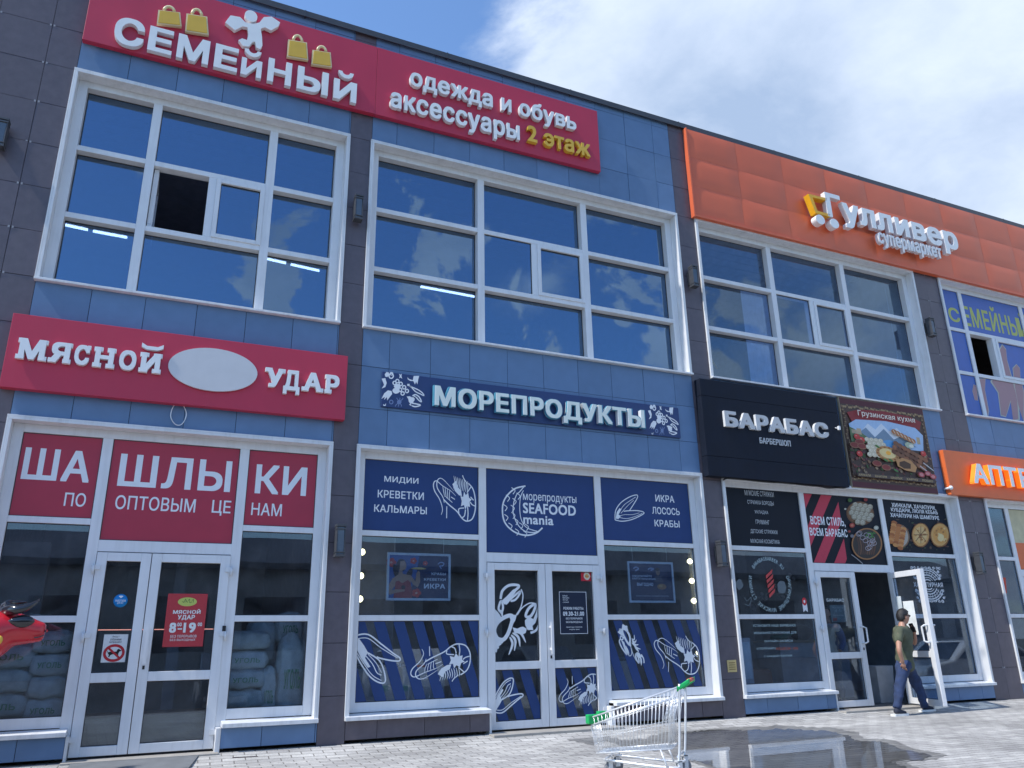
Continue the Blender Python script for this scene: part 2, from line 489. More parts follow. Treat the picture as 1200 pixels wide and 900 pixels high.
class Art(MB):
    """flat printed shapes on a plane; every next shape lies a hair in front of the one before"""
    STEP = .00012
    def __init__(s, conv, y):
        super().__init__(); s.conv = conv; s.y = y; s.k = 0
    def pt(s, p): return s.conv(p[0], p[1], s.y)
    def _y(s):
        s.k += 1
        return s.y - s.k * s.STEP
    def poly(s, pts, col):
        yy = s._y()
        q = [s.pt(p) for p in pts]
        ar = sum(q[i].x * q[(i + 1) % len(q)].z - q[(i + 1) % len(q)].x * q[i].z for i in range(len(q)))
        if ar < 0: q = q[::-1]
        s.add([(p.x, yy, p.z) for p in q], [tuple(range(len(q)))], 0, col)
    def disc(s, c, rx, ry, col, n=18, rot=0.0, wob=0.0):
        pts = []
        for j in range(n):
            a = 2 * math.pi * j / n; k = 1 + random.uniform(-wob, wob)
            x = math.cos(a) * rx * k; y = math.sin(a) * ry * k
            pts.append((c[0] + x * math.cos(rot) - y * math.sin(rot), c[1] + x * math.sin(rot) + y * math.cos(rot)))
        s.poly(pts, col)
    def stroke(s, pts, w, col, closed=False, smooth=True, taper=False):
        """w in metres"""
        yy = s._y()
        q = [s.pt(p) for p in pts]; q = [Vector((p.x, p.z)) for p in q]
        if smooth and len(q) > 2: q = catmull(q, 5, closed)
        n = len(q); vs = []; fs = []
        for i, p in enumerate(q):
            if closed: t = q[(i + 1) % n] - q[i - 1]
            else: t = q[min(i + 1, n - 1)] - q[max(0, i - 1)]
            t = t.normalized() if t.length > 1e-9 else Vector((1, 0))
            nn = Vector((-t.y, t.x)); ww = w / 2
            if taper: ww *= .25 + .75 * math.sin(math.pi * min(1, .08 + .92 * i / max(1, n - 1)))
            vs += [(p.x + nn.x * ww, yy, p.y + nn.y * ww), (p.x - nn.x * ww, yy, p.y - nn.y * ww)]
        for i in range(n if closed else n - 1):
            j = (i + 1) % n
            fs.append((2 * i, 2 * i + 1, 2 * j + 1, 2 * j))
        s.add(vs, fs, 0, col)
    def ring(s, c, rx, ry, w, col, rot=0.0, n=20):
        pts = []
        for j in range(n):
            a = 2 * math.pi * j / n; x = math.cos(a) * rx; y = math.sin(a) * ry
            pts.append((c[0] + x * math.cos(rot) - y * math.sin(rot), c[1] + x * math.sin(rot) + y * math.cos(rot)))
        s.stroke(pts, w, col, closed=True, smooth=False)
    def text(s, body, bl, tr, col, bold=.012):
        text(s, body, s.pt(bl), s.pt(tr), 0, bold * .8, 0, None, s._y(), col)
def catmull(q, k, closed=False):
    n = len(q); out_ = []
    for i in range(n if closed else n - 1):
        if closed: p0, p1, p2, p3 = q[i - 1], q[i], q[(i + 1) % n], q[(i + 2) % n]
        else: p0, p1, p2, p3 = q[max(0, i - 1)], q[i], q[i + 1], q[min(n - 1, i + 2)]
        for j in range(k):
            t = j / k
            out_.append(.5 * ((2 * p1) + (p2 - p0) * t + (2 * p0 - 5 * p1 + 4 * p2 - p3) * t * t + (3 * p1 - p0 - 3 * p2 + p3) * t ** 3))
    if not closed: out_.append(q[-1])
    return out_
WHT = (.74, .77, .80)
# ------------------------------------------------------------------ ground
def ground_z(y):
    pts = [(-400, -.45), (-12, -.45), (-5.2, -.06), (-.55, -.06), (-.05, 0), (60, 0)]
    for (a, za), (b, zb) in zip(pts, pts[1:]):
        if a <= y <= b: return za + (zb - za) * (y - a) / (b - a)
    return 0
def sheet(name, ys, x0, x1, dz, mat, nx=1):
    mb = MB(); vs = []; fs = []
    xs = [x0 + (x1 - x0) * i / nx for i in range(nx + 1)]
    for y in ys:
        for x in xs: vs.append((x, y, ground_z(y) + dz))
    k = nx + 1
    for i in range(len(ys) - 1):
        for j in range(nx): fs.append((i * k + j, i * k + j + 1, (i + 1) * k + j + 1, (i + 1) * k + j))
    mb.add(vs, fs)
    o = mb.build(name, mat, origin=(0, 0, 0))
    tag(o, kind='structure')
    return o
def paver_mat(name, wet=False, damp=False):
    m, t, b = nodes(name); n = t.nodes.new; l = t.links.new
    co = n('ShaderNodeTexCoord')
    mp = n('ShaderNodeMapping'); mp.inputs['Rotation'].default_value = (0, 0, R(3))
    l(co.outputs['Object'], mp.inputs['Vector'])
    br = n('ShaderNodeTexBrick')
    br.inputs['Scale'].default_value = 1.0
    br.inputs['Brick Width'].default_value = .24; br.inputs['Row Height'].default_value = .12
    br.inputs['Mortar Size'].default_value = .0075; br.inputs['Mortar Smooth'].default_value = .3; br.inputs['Bias'].default_value = -.1
    k = .48 if wet else .56 if damp else 1.0
    br.inputs['Color1'].default_value = (.51 * k, .50 * k, .475 * k, 1)
    br.inputs['Color2'].default_value = (.35 * k, .34 * k, .33 * k, 1)
    br.inputs['Mortar'].default_value = (.19 * k, .18 * k, .165 * k, 1)
    l(mp.outputs[0], br.inputs['Vector'])
    nz = n('ShaderNodeTexNoise'); nz.inputs['Scale'].default_value = .7; nz.inputs['Detail'].default_value = 8; nz.inputs['Roughness'].default_value = .65
    l(co.outputs['Object'], nz.inputs['Vector'])
    mr_ = n('ShaderNodeMapRange'); mr_.inputs['From Min'].default_value = .3; mr_.inputs['From Max'].default_value = .7; mr_.inputs['To Min'].default_value = .62; mr_.inputs['To Max'].default_value = 1.18
    l(nz.outputs['Fac'], mr_.inputs['Value'])
    n4 = n('ShaderNodeTexNoise'); n4.inputs['Scale'].default_value = 55; n4.inputs['Detail'].default_value = 5
    l(co.outputs['Object'], n4.inputs['Vector'])
    mr4 = n('ShaderNodeMapRange'); mr4.inputs['From Min'].default_value = .3; mr4.inputs['From Max'].default_value = .7; mr4.inputs['To Min'].default_value = .82; mr4.inputs['To Max'].default_value = 1.15
    l(n4.outputs['Fac'], mr4.inputs['Value'])
    mm = n('ShaderNodeMath'); mm.operation = 'MULTIPLY'; l(mr_.outputs[0], mm.inputs[0]); l(mr4.outputs[0], mm.inputs[1])
    mu = n('ShaderNodeMix'); mu.data_type = 'RGBA'; mu.blend_type = 'MULTIPLY'; mu.inputs['Factor'].default_value = 1
    l(br.outputs['Color'], mu.inputs['A']); l(mm.outputs[0], mu.inputs['B'])
    l(mu.outputs['Result'], b.inputs['Base Color'])
    bp = n('ShaderNodeBump'); bp.inputs['Strength'].default_value = .6; bp.inputs['Distance'].default_value = .006; bp.invert = True
    l(br.outputs['Fac'], bp.inputs['Height'])
    if wet:
        b.inputs['Roughness'].default_value = .35
        b.inputs['Coat Weight'].default_value = 1.0; b.inputs['Coat IOR'].default_value = 1.33
        b.inputs['Coat Roughness'].default_value = .012
        l(bp.outputs[0], b.inputs['Normal'])
        rp = n('ShaderNodeTexNoise'); rp.inputs['Scale'].default_value = 5; l(co.outputs['Object'], rp.inputs['Vector'])
        b2 = n('ShaderNodeBump'); b2.inputs['Strength'].default_value = .02; b2.inputs['Distance'].default_value = .01
        l(rp.outputs['Fac'], b2.inputs['Height']); l(b2.outputs[0], b.inputs['Coat Normal'])
    else:
        b.inputs['Roughness'].default_value = .5 if damp else .85
        l(bp.outputs[0], b.inputs['Normal'])
    return m
M['paver'] = paver_mat('concrete_pavers')
M['wetpaver'] = paver_mat('wet_pavers', True)
M['damppaver'] = paver_mat('damp_pavers', False, True)
M['asphalt'] = pbr('asphalt', (.055, .055, .056), .9, var=.25, vscale=2, bump=.4, bscale=90)
M['earth'] = pbr('ground_earth', (.12, .115, .10), .95, var=.2, vscale=.3)
sheet('ground', [-400, -40, -12, -5.2, -.55, -.05, 60, 300], -400, 400, -.012, M['earth'], 4)
sheet('pavement', [-13.5, -12, -5.2, -.55, -.05, .4], -40, 45, 0, M['paver'], 1)
sheet('road', [-60, -13.5], -120, 120, -.006, M['asphalt'], 1)

# ------------------------------------------------------------------ building
WT, WB, LT, SILL = 8.327, 5.285, 3.603, .30
BAYS = [(-1.62, 2.0), (2.33, 7.88), (8.29, 13.83), (14.6, 20.15)]
V1 = [-.61, 4.16, 10.08, 15.42]; V2 = [.935, 6.04, 11.96, 17.45]; MULL = [.19, 5.09, 11.0, 16.24]
DOORX = [(-.555, .885), (4.215, 5.985), (10.135, 11.905), (15.475, 17.395)]
TOP = 10.27
bld = thing('shopping_centre', 'two storey shopping centre clad in blue and brown tiles with big white framed windows', 'building', (9, 0, 0))

def tiles(mb, x0, x1, z0, z1, xs0, base, zs0=-.065, p=.6):
    i0 = math.floor((x0 - xs0) / p); i1 = math.ceil((x1 - xs0) / p)
    j0 = math.floor((z0 - zs0) / p); j1 = math.ceil((z1 - zs0) / p)
    g = .003
    for i in range(i0, i1):
        for j in range(j0, j1):
            a0 = max(x0, xs0 + i * p); a1 = min(x1, xs0 + (i + 1) * p)
            c0 = max(z0, zs0 + j * p); c1 = min(z1, zs0 + (j + 1) * p)
            if a1 - a0 < .02 or c1 - c0 < .02: continue
            k = random.uniform(.93, 1.07)
            tx = random.uniform(-.0025, .0025); tz = random.uniform(-.0025, .0025); yo = random.uniform(-.001, .001)
            pts = []
            for x in (a0 + g, a1 - g):
                for y in (0, .011):
                    for z in (c0 + g, c1 - g):
                        yy = y + yo + (tx if x > a0 + .1 else 0) + (tz if z > c0 + .1 else 0)
                        pts.append((x, yy, z))
            mb.hexa(pts, 0, tuple(c * k for c in base))
            if base[0] < .11 and a1 < x1 - .05 and c1 < z1 - .05:      # bare steel clips at the corners
                for ex in (-.03, .012): mb.box(a1 + ex, a1 + ex + .02, -.003, -.0012, c1 - .014, c1 + .014, 0, (.30, .30, .32))
CB, CBR = (.120, .206, .348), (.105, .090, .108)
M['brown'] = pbr('brown_porcelain', (1, 1, 1), .42, var=.1, vscale=9, attr='Col', dirt=.10, spec=.45)
def region(kind, x0, x1, z0, z1, ph, base):
    mb = MB(); tiles(mb, x0, x1, z0, z1, ph, base); mb.build(kind + '_cladding', M[kind], bld, fix=True)
    mb = MB(); mb.box(x0, x1, .016, .28, z0, z1); mb.build('wall', M['darkseam'], bld)
blue, brown = 'blue', 'brown'
PH = [-1.62, 2.716, 2.716, 2.716]
for i, (xl, xr) in enumerate(BAYS):
    region(blue, xl, xr, LT, WB, PH[i], CB)
    region(blue, xl, xr, WT, TOP, PH[i], CB)
    b0, b1 = DOORX[i]
    tgt = brown if i == 1 else blue; cc = CBR if i == 1 else CB
    region(tgt, xl, b0 - .03, .04, SILL - .01, PH[i], cc)
    region(tgt, b1 + .055, xr, .04, SILL - .01, PH[i], cc)
for x0, x1, ph in ((-9, -1.62, -1.98), (2.0, 2.33, 2.0), (7.88, 8.29, 7.8), (13.83, 14.6, 14.2), (20.15, 26, 20.15)):
    region(brown, x0, x1, .0, TOP, ph, CBR)
pb = MB(); pb.box(-9, 26, -.045, .5, TOP, TOP + .075); pb.box(-9, 26, -.055, -.045, TOP - .035, TOP + .07)
for k in range(15): pb.box(-8 + k * 2.3, -7.985 + k * 2.3, -.058, .5, TOP - .034, TOP + .079)
pb.build('parapet_cap', M['cap'], bld)
rb = MB(); rb.box(-9, 26, .5, 16, 9.6, 9.75); rb.build('roof', M['cap'], bld)
sb = MB(); sb.box(-9, 26, 15.7, 16, 0, 9.6); sb.box(-9, -8.7, .28, 15.7, 0, 9.6); sb.box(25.7, 26, .28, 15.7, 0, 9.6)
sb.build('side_wall', M['concretewall'], bld)
fb = MB(); fb.box(-8.7, 25.7, .3, 15.7, 4.3, 4.5); fb.build('upper_floor', M['roomdark'], bld)
gf = MB(); gf.box(-8.7, 25.7, .3, 15.7, .004, .02); gf.build('lower_floor', M['floor'], bld)
cb = MB(); vs = []; fs = []
for k in range(64):
    y = .3 + k * .13
    z = 8.95 + (.0 if k % 2 else .07)
    vs += [(-8.7, y, z), (25.7, y, z)]
    if k: fs.append((2 * k - 2, 2 * k - 1, 2 * k + 1, 2 * k))
cb.add(vs, fs); cb.build('upper_ceiling', M['ceil'], bld)
cb = MB(); cb.box(-8.7, 25.7, .3, 9, 3.72, 3.76); cb.build('lower_ceiling', M['ceil'], bld)
wb = MB()
for x in (-1.9, 2.1, 8.02, 14.2, 20.6): wb.box(x, x + .1, .3, 9, .02, 3.72)
wb.box(-8.7, 25.7, 6.5, 6.6, .02, 3.72)
wb.build('lower_partition', M['roomdark'], bld)
wb = MB()
wb.box(8.03, 8.13, .3, 8.4, 4.5, 8.95); wb.box(14.2, 14.3, .3, 8.4, 4.5, 8.95); wb.box(-4.4, -4.3, .3, 8.4, 4.5, 8.95)
wb.box(-8.7, 25.7, 8.4, 8.5, 4.5, 8.95)
wb.build('upper_partition', M['cardboard'], bld)
wb = MB(); wb.box(P(912, 440, 5.2).x, P(987, 450, 5.2).x, 5.2, 5.3, 4.5, P(950, 440, 5.2).z); wb.build('room_divider', M['plaster'], bld)

def quadpane(name, x0, x1, z0, z1, mat, parent, y=.165):
    mb = MB(); mb.box(x0, x1, y, y + .006, z0, z1)
    g = .009
    for a, b, c, d in ((x0, x0 + g, z0, z1), (x1 - g, x1, z0, z1), (x0 + g, x1 - g, z0, z0 + g), (x0 + g, x1 - g, z1 - g, z1)):
        mb.box(a, b, y - .008, y - .001, c, d, 1)
    return mb.build(name, [mat, M['gasket']], parent)
def frame_rect(mb, x0, x1, z0, z1, w, y0, y1):
    mb.box(x0, x0 + w, y0, y1, z0, z1); mb.box(x1 - w, x1, y0, y1, z0, z1)
    mb.box(x0 + w, x1 - w, y0 + .002, y1, z0, z0 + w); mb.box(x0 + w, x1 - w, y0 + .002, y1, z1 - w, z1)
def surround(xl, xr, z0, z1, par, legs=True, sill=True):
    mb = MB(); yf = -.04; t = .03
    mb.box(xl, xr, yf, .14, z1 - t, z1)
    mb.box(xl, xl + t, yf + .002, .14, z0, z1 - t); mb.box(xr - t, xr, yf + .002, .14, z0, z1 - t)
    # turned-over edge against the tiles
    mb.box(xl - .022, xr + .022, yf + .001, -.004, z1 + .0005, z1 + .024)
    mb.box(xl - .022, xl - .0005, yf + .003, -.004, z0, z1); mb.box(xr + .0005, xr + .022, yf + .003, -.004, z0, z1)
    mb.build('surround', M['whitemetal'], par, bevel=.003)
def sillpiece(x0, x1, z, par, drop=.045):
    mb = MB()
    mb.hexa([(x0, -.075, z - drop), (x0, -.075, z), (x0, .14, z - drop), (x0, .14, z + .022), (x1, -.075, z - drop), (x1, -.075, z), (x1, .14, z - drop), (x1, .14, z + .022)])
    mb.build('sill', M['whitemetal'], par, bevel=.004)
H1, H2 = 7.28, 6.30
def upper(i):
    xl, xr = BAYS[i]; xl += .004; xr -= .02
    mb = MB(); w = .145; y0, y1 = .13, .28
    X0, X1, Z0, Z1 = xl + .03, xr - .03, WB + .03, WT - .03
    mb.box(X0, xl + w, y0, y1, Z0, Z1); mb.box(xr - w, X1, y0, y1, Z0, Z1)
    mb.box(xl + w, xr - w, y0 + .002, y1, Z1 - .095, Z1); mb.box(xl + w, xr - w, y0 + .002, y1, Z0, WB + .115)
    zi0, zi1 = WB + .115, Z1 - .095
    for v in (V1[i], V2[i]): mb.box(v - .056, v + .056, y0 + .003, y1, zi0, zi1)
    cols = [(xl + w, V1[i] - .056), (V1[i] + .056, V2[i] - .056), (V2[i] + .056, xr - w)]
    for j, (a, b) in enumerate(cols):
        for h in (H1, H2): mb.box(a, b, y0 + .006, y1, h - .037, h + .037)
    a, b = cols[1]; m = MULL[i]
    mb.box(m - .05, m + .05, y0 + .008, y1, H2 + .037, H1 - .037)
    par = mb.build('window', M['white'], bld, bevel=.004)
    surround(xl, xr, WB + .03, WT, par)
    sillpiece(xl - .02, xr + .02, WB + .028, par, .03)
    rows = [(zi0, H2 - .037), (H2 + .037, H1 - .037), (H1 + .037, zi1)]
    for j, (a, b) in enumerate(cols):
        for k, (c, d) in enumerate(rows):
            if j == 1 and k == 1: continue
            quadpane('pane', a, b, c, d, M['bluglass'] if i < 2 else M['uglass'], par, .165 if i == 3 else .255)
    gm = M['bluglass'] if i < 2 else M['uglass']
    c, d = rows[1]; a, b = cols[1]
    sm = MB(); frame_rect(sm, m + .05, b, c, d, .06, .118, .19); sm.build('sash', M['white'], par, bevel=.004)
    quadpane('pane', m + .11, b - .06, c + .06, d - .06, gm, par)
    if i in (0, 3):      # the left vent stands open, its sash swung into the room
        sm = MB(); sm.box(a + .01, a + .07, .21, .85, c + .01, c + .07); sm.box(a + .01, a + .07, .21, .85, d - .07, d - .01)
        sm.box(a + .008, a + .072, .21, .27, c + .07, d - .07); sm.box(a + .008, a + .072, .79, .85, c + .07, d - .07)
        sm.build('open_sash', M['white'], par, bevel=.004)
    else:
        quadpane('pane', a, m - .05, c, d, gm, par)
    return par
M['uglass'] = glassmat('pale_blue_pane', (.76, .82, .94), 1.5, wav=.03, dust=.015, r0=.11, gc=(.62, .84, 1))
UW = [upper(i) for i in range(4)]

HC, HS, HR = 2.253, 2.493, 1.43
PANES = {}
def lower(i):
    xl, xr = BAYS[i]; xl += .004; xr -= .02
    d0, d1 = DOORX[i]
    mb = MB(); w = .135; y0, y1 = .13, .205
    Z1 = LT - .03; zi1 = LT - .125; s0 = SILL + .03; si = .44
    mb.box(xl + .03, xl + w, y0, y1, s0, Z1); mb.box(xr - w, xr - .03, y0, y1, s0, Z1)
    mb.box(xl + w, xr - w, y0 + .002, y1, zi1, Z1)
    for v, e in ((V1[i], d0), (V2[i], d1)):
        mb.box(min(v - .055, e), max(v + .055, e), y0 + .003, y1, .02, zi1)
    L_ = (xl + w, V1[i] - .055); R_ = (V2[i] + .055, xr - w); C_ = (V1[i] + .055, V2[i] - .055)
    for a, b in (L_, R_):
        mb.box(a, b, y0 + .006, y1, HS - .035, HS + .035); mb.box(a, b, y0 + .006, y1, HR - .035, HR + .035)
        mb.box(a, b, y0 + .004, y1, s0, si)
    mb.box(d0, d1, y0 + .005, y1, 2.165, HC + .04)
    par = mb.build('shop_window', M['white'], bld, bevel=.004)
    surround(xl, xr, SILL, LT, par)
    sillpiece(xl - .02, d0 - .03, SILL, par); sillpiece(d1 + .055, xr + .02, SILL, par)
    for a, b in ((d0 - .03, d0 - .003), (d1 + .003, d1 + .055)):
        rt = MB(); rt.box(a, b, -.004, .13, .0, SILL - .046); rt.build('door_jamb', M['whitemetal'], par, bevel=.003)
    g = M['glass']
    for nm, (a, b) in (('L', L_), ('R', R_)):
        for k, (c, d) in enumerate(((si, HR - .035), (HR + .035, HS - .035), (HS + .035, zi1))):
            PANES[i, nm, k] = (a, b, c, d); quadpane('pane', a, b, c, d, g, par)
    PANES[i, 'C', 2] = (C_[0], C_[1], HC + .04, zi1); quadpane('pane', C_[0], C_[1], HC + .04, zi1, g, par)
    return par
LW = [lower(i) for i in range(4)]

def leaf(x0, x1, hinge, handle, hy=.0):
    """one glazed door leaf; its origin is the hinge edge"""
    w = .105; z0, z1 = .035, 2.155; rail = .815; y0, y1 = .118, .19
    mb = MB()
    mb.box(x0, x0 + w, y0, y1, z0, z1); mb.box(x1 - w, x1, y0, y1, z0, z1)
    mb.box(x0 + w, x1 - w, y0 + .002, y1, z0, z0 + .095); mb.box(x0 + w, x1 - w, y0 + .002, y1, z1 - .095, z1)
    mb.box(x0 + w, x1 - w, y0 + .002, y1, rail - .05, rail + .05)
    hx = x0 if hinge == 'l' else x1
    d = mb.build('door', M['white'], bld, bevel=.005, origin=(hx, .12, z0))
    quadpane('pane', x0 + w, x1 - w, z0 + .095, rail - .05, M['glass'], d)
    quadpane('pane', x0 + w, x1 - w, rail + .05, z1 - .095, M['glass'], d)
    for zz in (.2, 1.25, 1.98):
        h = MB(); s = -1 if hinge == 'l' else 1
        h.box(hx - .05, hx + .05, .098, .117, zz - .02, zz + .035); h.tube([(hx + s * .02, .09, zz - .07), (hx + s * .02, .09, zz + .03)], .016, 8)
        h.build('hinge', M['whitemetal'], d)
    if handle:
        kx = x1 - .05 if hinge == 'l' else x0 + .05
        h = MB()
        if handle == 'bar':
            h.box(kx - .018, kx + .018, .05, .068, .95, 1.37); h.box(kx - .015, kx + .015, .068, .118, 1.0, 1.03); h.box(kx - .015, kx + .015, .068, .118, 1.29, 1.32)
        else:
            h.tube([(kx, .118, 1.0), (kx, .06, 1.0), (kx + .05, .05, 1.02), (kx + .05, .05, 1.24), (kx, .06, 1.26), (kx, .118, 1.26)], .014, 8)
        h.build('handle', M['white'], d)
        if handle == 'loop':
            h = MB(); h.tube([(kx, .19, 1.0), (kx, .25, 1.0), (kx + .05, .26, 1.02), (kx + .05, .26, 1.24), (kx, .25, 1.26), (kx, .19, 1.26)], .016, 8); h.build('handle', M['white'], d)
        lk = MB(); lk.box(kx - .012, kx + .012, .112, .118, .89, .93); lk.build('lock', M['blackplastic'], d)
    return d
leaf(-.55, .012, 'l', None)
leaf(.02, .88, 'r', 'bar')
leaf(4.22, 5.097, 'l', None)
leaf(5.105, 5.98, 'r', 'bar')
leaf(10.14, 11.035, 'l', 'loop')
od = leaf(11.045, 11.90, 'r', 'loop')
od['label'] = 'white glazed door leaf standing wide open'
od.rotation_euler.z = R(76)
lo = MB(); lo.box(15.48, 17.39, .15, .2, .03, 2.16); lo.build('door', M['white'], bld)

# thresholds and mats in front of the doors
st = MB(); st.box(-.60, .93, -.12, .12, -.04, .012); tag(st.build('threshold', M['concrete'], None, bevel=.006), kind='structure')
st = MB(); st.box(4.15, 6.05, -.22, .12, -.04, .012); tag(st.build('threshold', M['concrete'], None, bevel=.006), kind='structure')
st = MB(); st.box(10.05, 12.0, -.22, .12, -.04, .012); tag(st.build('threshold', M['concrete'], None, bevel=.006), kind='structure')
mt = MB(); mt.hexa([(-.55, -.66, -.060), (-.55, -.66, -.045), (-.5, -.125, -.03), (-.5, -.125, .004), (.60, -.66, -.060), (.60, -.66, -.045), (.72, -.125, -.03), (.72, -.125, .004)])
tag(mt.build('doormat', M['rubbermat']), 'grey doormat on the pavers before the meat shop doors', 'doormat')
# ------------------------------------------------------------------ signs on the front
def board(name, label, cat, x0, x1, z0, z1, yf, yb, mat, group=None, seams=()):
    t = thing(name, label, cat, ((x0 + x1) / 2, yb, z0), group)
    mb = MB(); edges = [x0] + list(seams) + [x1]
    for a, b in zip(edges, edges[1:]): mb.box(a + (.0015 if a != x0 else 0), b - (.0015 if b != x1 else 0), yf, yb, z0, z1)
    mb.build('board', mat, t, bevel=.004)
    return t
ZS = Zoom(120, 0, .28333)
# --- the long red clothing sign under the parapet
yb = -.10
p0 = ZA(275, 130, yb); p1 = ZB(856, 372, yb)
t = board('clothing_sign', 'long crimson sign with white family shop name, yellow bags and figure under the roof edge', 'sign', p0.x, p1.x, p0.z, p1.z, yb, -.015, M['red'], seams=(ZB(118, 260, yb).x,))
mb = MB(); yl = -.175
zb_ = ZS(185, 203, yl).z; zt_ = ZS(198, 104, yl).z; hh = zt_ - zb_
def lx(x): return ZS(x, 203 + .247 * (x - 185), yl).x
for ch, a, b, top in (('С', 42, 165, 1.06), ('Е', 184, 284, 1), ('М', 304, 436, 1), ('Е', 459, 556, 1), ('И', 571, 656, .72), ('Н', 681, 779, 1), ('Ы', 804, 932, 1), ('И', 955, 1050, .88)):
    text(mb, ch, Vector((lx(a), yl, zb_ - (.02 if ch == 'С' else 0))), Vector((lx(b), yl, zb_ + hh * top)), .07, .034, 0, 1)
    if ch == 'И':   # breve
        m_ = (lx(a) + lx(b)) / 2; r_ = .115; c_ = zb_ + hh * top + .16
        pts = [(m_ + math.cos(q) * r_, c_ + math.sin(q) * r_) for q in [math.pi + math.pi * k / 8 for k in range(9)]]
        pts += [(m_ + math.cos(q) * r_ * .5, c_ + math.sin(q) * r_ * .45) for q in [2 * math.pi - math.pi * k / 8 for k in range(9)]]
        mb.prism(pts, yl, yl + .07, 0, 1)
mb.build('lettering', [M['letter'], M['letterside']], t, fix=False)
mb = MB()
text(mb, 'одежда и обувь', ZB(230, 298, yl), ZB(785, 383, yl), .07, .026, 0, 1)
text(mb, 'аксессуары', ZB(163, 373, yl), ZB(597, 421, yl), .068, .026, 0, 1)
mb.build('lettering', [M['letter'], M['letterside']], t, fix=False)
mb = MB(); text(mb, '2 этаж', ZB(625, 471, yl), ZB(832, 474, yl), .07, .026)
mb.build('lettering', M['yellow'], t)['label'] = 'yellow lettering'
# figure with spread arms
mb = MB(); c = ZS(615, 66, yl)
def zz(x, y): q = ZS(x, y, yl); return (q.x, q.z)
mb.prism([(c.x + .088 * math.cos(k * math.pi / 14), c.z + .1 * math.sin(k * math.pi / 14)) for k in range(28)], yl, yl + .065)
fig = [(602, 95), (628, 98), (650, 92), (668, 70), (700, 68), (735, 92), (728, 108), (698, 125), (672, 112), (655, 118), (660, 150), (662, 188), (652, 203), (636, 195), (632, 172), (622, 172), (606, 192), (580, 188), (563, 165), (578, 158), (598, 165), (604, 140), (600, 112), (580, 108), (548, 124), (508, 92), (530, 63), (570, 70), (590, 90)]
mb.prism([zz(*p) for p in fig], yl + .002, yl + .067)
mb.build('figure', M['letter'], t)
for (x0, y0, x1, y1) in ((225, 30, 328, 105), (342, 42, 440, 140), (764, 150, 852, 245), (865, 195, 950, 275)):
    mb = MB(); w = x1 - x0; h = y1 - y0; sl = .16
    q = lambda u, v: zz(x0 + u * w, y0 + v * h * .86 + u * sl * h)
    mb.prism([q(.06, .12), q(.94, .12), q(1, 1), q(0, 1)], yl + .01, yl + .06, 0)
    mb.prism([q(.13, .18), q(.88, .18), q(.94, .94), q(.06, .94)], yl, yl + .01, 1)
    hp = [(ZS(*(lambda a, b: (x0 + a * w, y0 + b * h * .86 + a * sl * h))(.5 + .2 * math.cos(k), .14 - .26 * math.sin(k)), yl + .03)) for k in [math.pi * j / 10 for j in range(11)]]
    mb.tube([(p.x, p.y, p.z) for p in hp], .022, 6)
    mb.build('shopping_bag', [M['bagrim'] if 'bagrim' in M else M.setdefault('bagrim', pbr('pale_yellow_rim', (.72, .62, .36), .4)), M['yellow']], t)

# --- meat shop sign
yb = -.12
a = ZD(21, 310, yb); b = ZD(1160, 440, yb)
z1_ = ZD(600, 262, yb).z; z0_ = ZD(600, 495, yb).z
t = board('meat_shop_sign', 'wide red sign with white slab letters and a blank pale oval between two words', 'sign', a.x, b.x, z0_, z1_, yb, -.015, M['red'])
mb = MB(); yl = -.18
def slab(ch, x0, x1, zb, zt, feet):
    w = x1 - x0; h = zt - zb
    text(mb, ch, Vector((x0 + .07 * w, yl, zb)), Vector((x1 - .07 * w, yl, zt)), .055, .045, 0, 1)
    for k, (u, v, ww) in enumerate(feet):
        z = zb if v == 0 else zt - .2 * h
        mb.box(x0 + (u - ww / 2) * w, x0 + (u + ww / 2) * w, yl + .003 + .0007 * k, yl + .05, z - .002, z + .2 * h, 0)
zb1, zt1 = ZD(80, 343, yl).z, ZD(65, 272, yl).z
sl_ = lambda x, y0=343, x0=80, k=.112: ZD(x, y0 + k * (x - x0), yl).x
for ch, a, b, f in (('М', 50, 152, [(.13, 0, .28), (.87, 0, .28), (.14, 1, .27), (.86, 1, .27)]), ('Я', 158, 234, [(.18, 0, .36), (.82, 0, .36), (.86, 1, .28)]), ('С', 240, 298, [(.86, 1, .2)]), ('Н', 307, 381, [(.2, 0, .4), (.8, 0, .4), (.2, 1, .4), (.8, 1, .4)]), ('О', 390, 456, []), ('И', 462, 537, [(.2, 0, .4), (.8, 0, .4), (.2, 1, .4), (.8, 1, .4)])):
    slab(ch, sl_(a), sl_(b), zb1, zt1, f)
m_ = (sl_(462) + sl_(537)) / 2
mb.prism([(m_ - .12, zt1 + .12), (m_ - .12, zt1 + .07), (m_ - .06, zt1 + .04), (m_ + .06, zt1 + .04), (m_ + .12, zt1 + .07), (m_ + .12, zt1 + .12), (m_ + .06, zt1 + .085), (m_ - .06, zt1 + .085)], yl, yl + .05, 0, 1)
s2 = lambda x: ZD(x, 437 + .108 * (x - 905), yl).x
zb2, zt2 = ZD(905, 437, yl).z, ZD(893, 372, yl).z
for ch, a, b, f in (('У', 886, 951, [(.16, 1, .36), (.84, 1, .36)]), ('Д', 944, 1007, []), ('А', 1011, 1081, [(.15, 0, .34), (.85, 0, .34)]), ('Р', 1087, 1138, [(.22, 0, .46), (.12, 1, .24)])):
    slab(ch, s2(a), s2(b), zb2 - (.07 if ch == 'Д' else 0), zt2, f)
mb.build('lettering', [M['letter'], M['letterside']], t, fix=False)
yo = -.16
l_, r_ = ZD(563, 366, yo), ZD(862, 394, yo); tp, bt = ZD(700, 307, yo), ZD(725, 453, yo)
cx_, cz_ = (l_.x + r_.x) / 2, (tp.z + bt.z) / 2
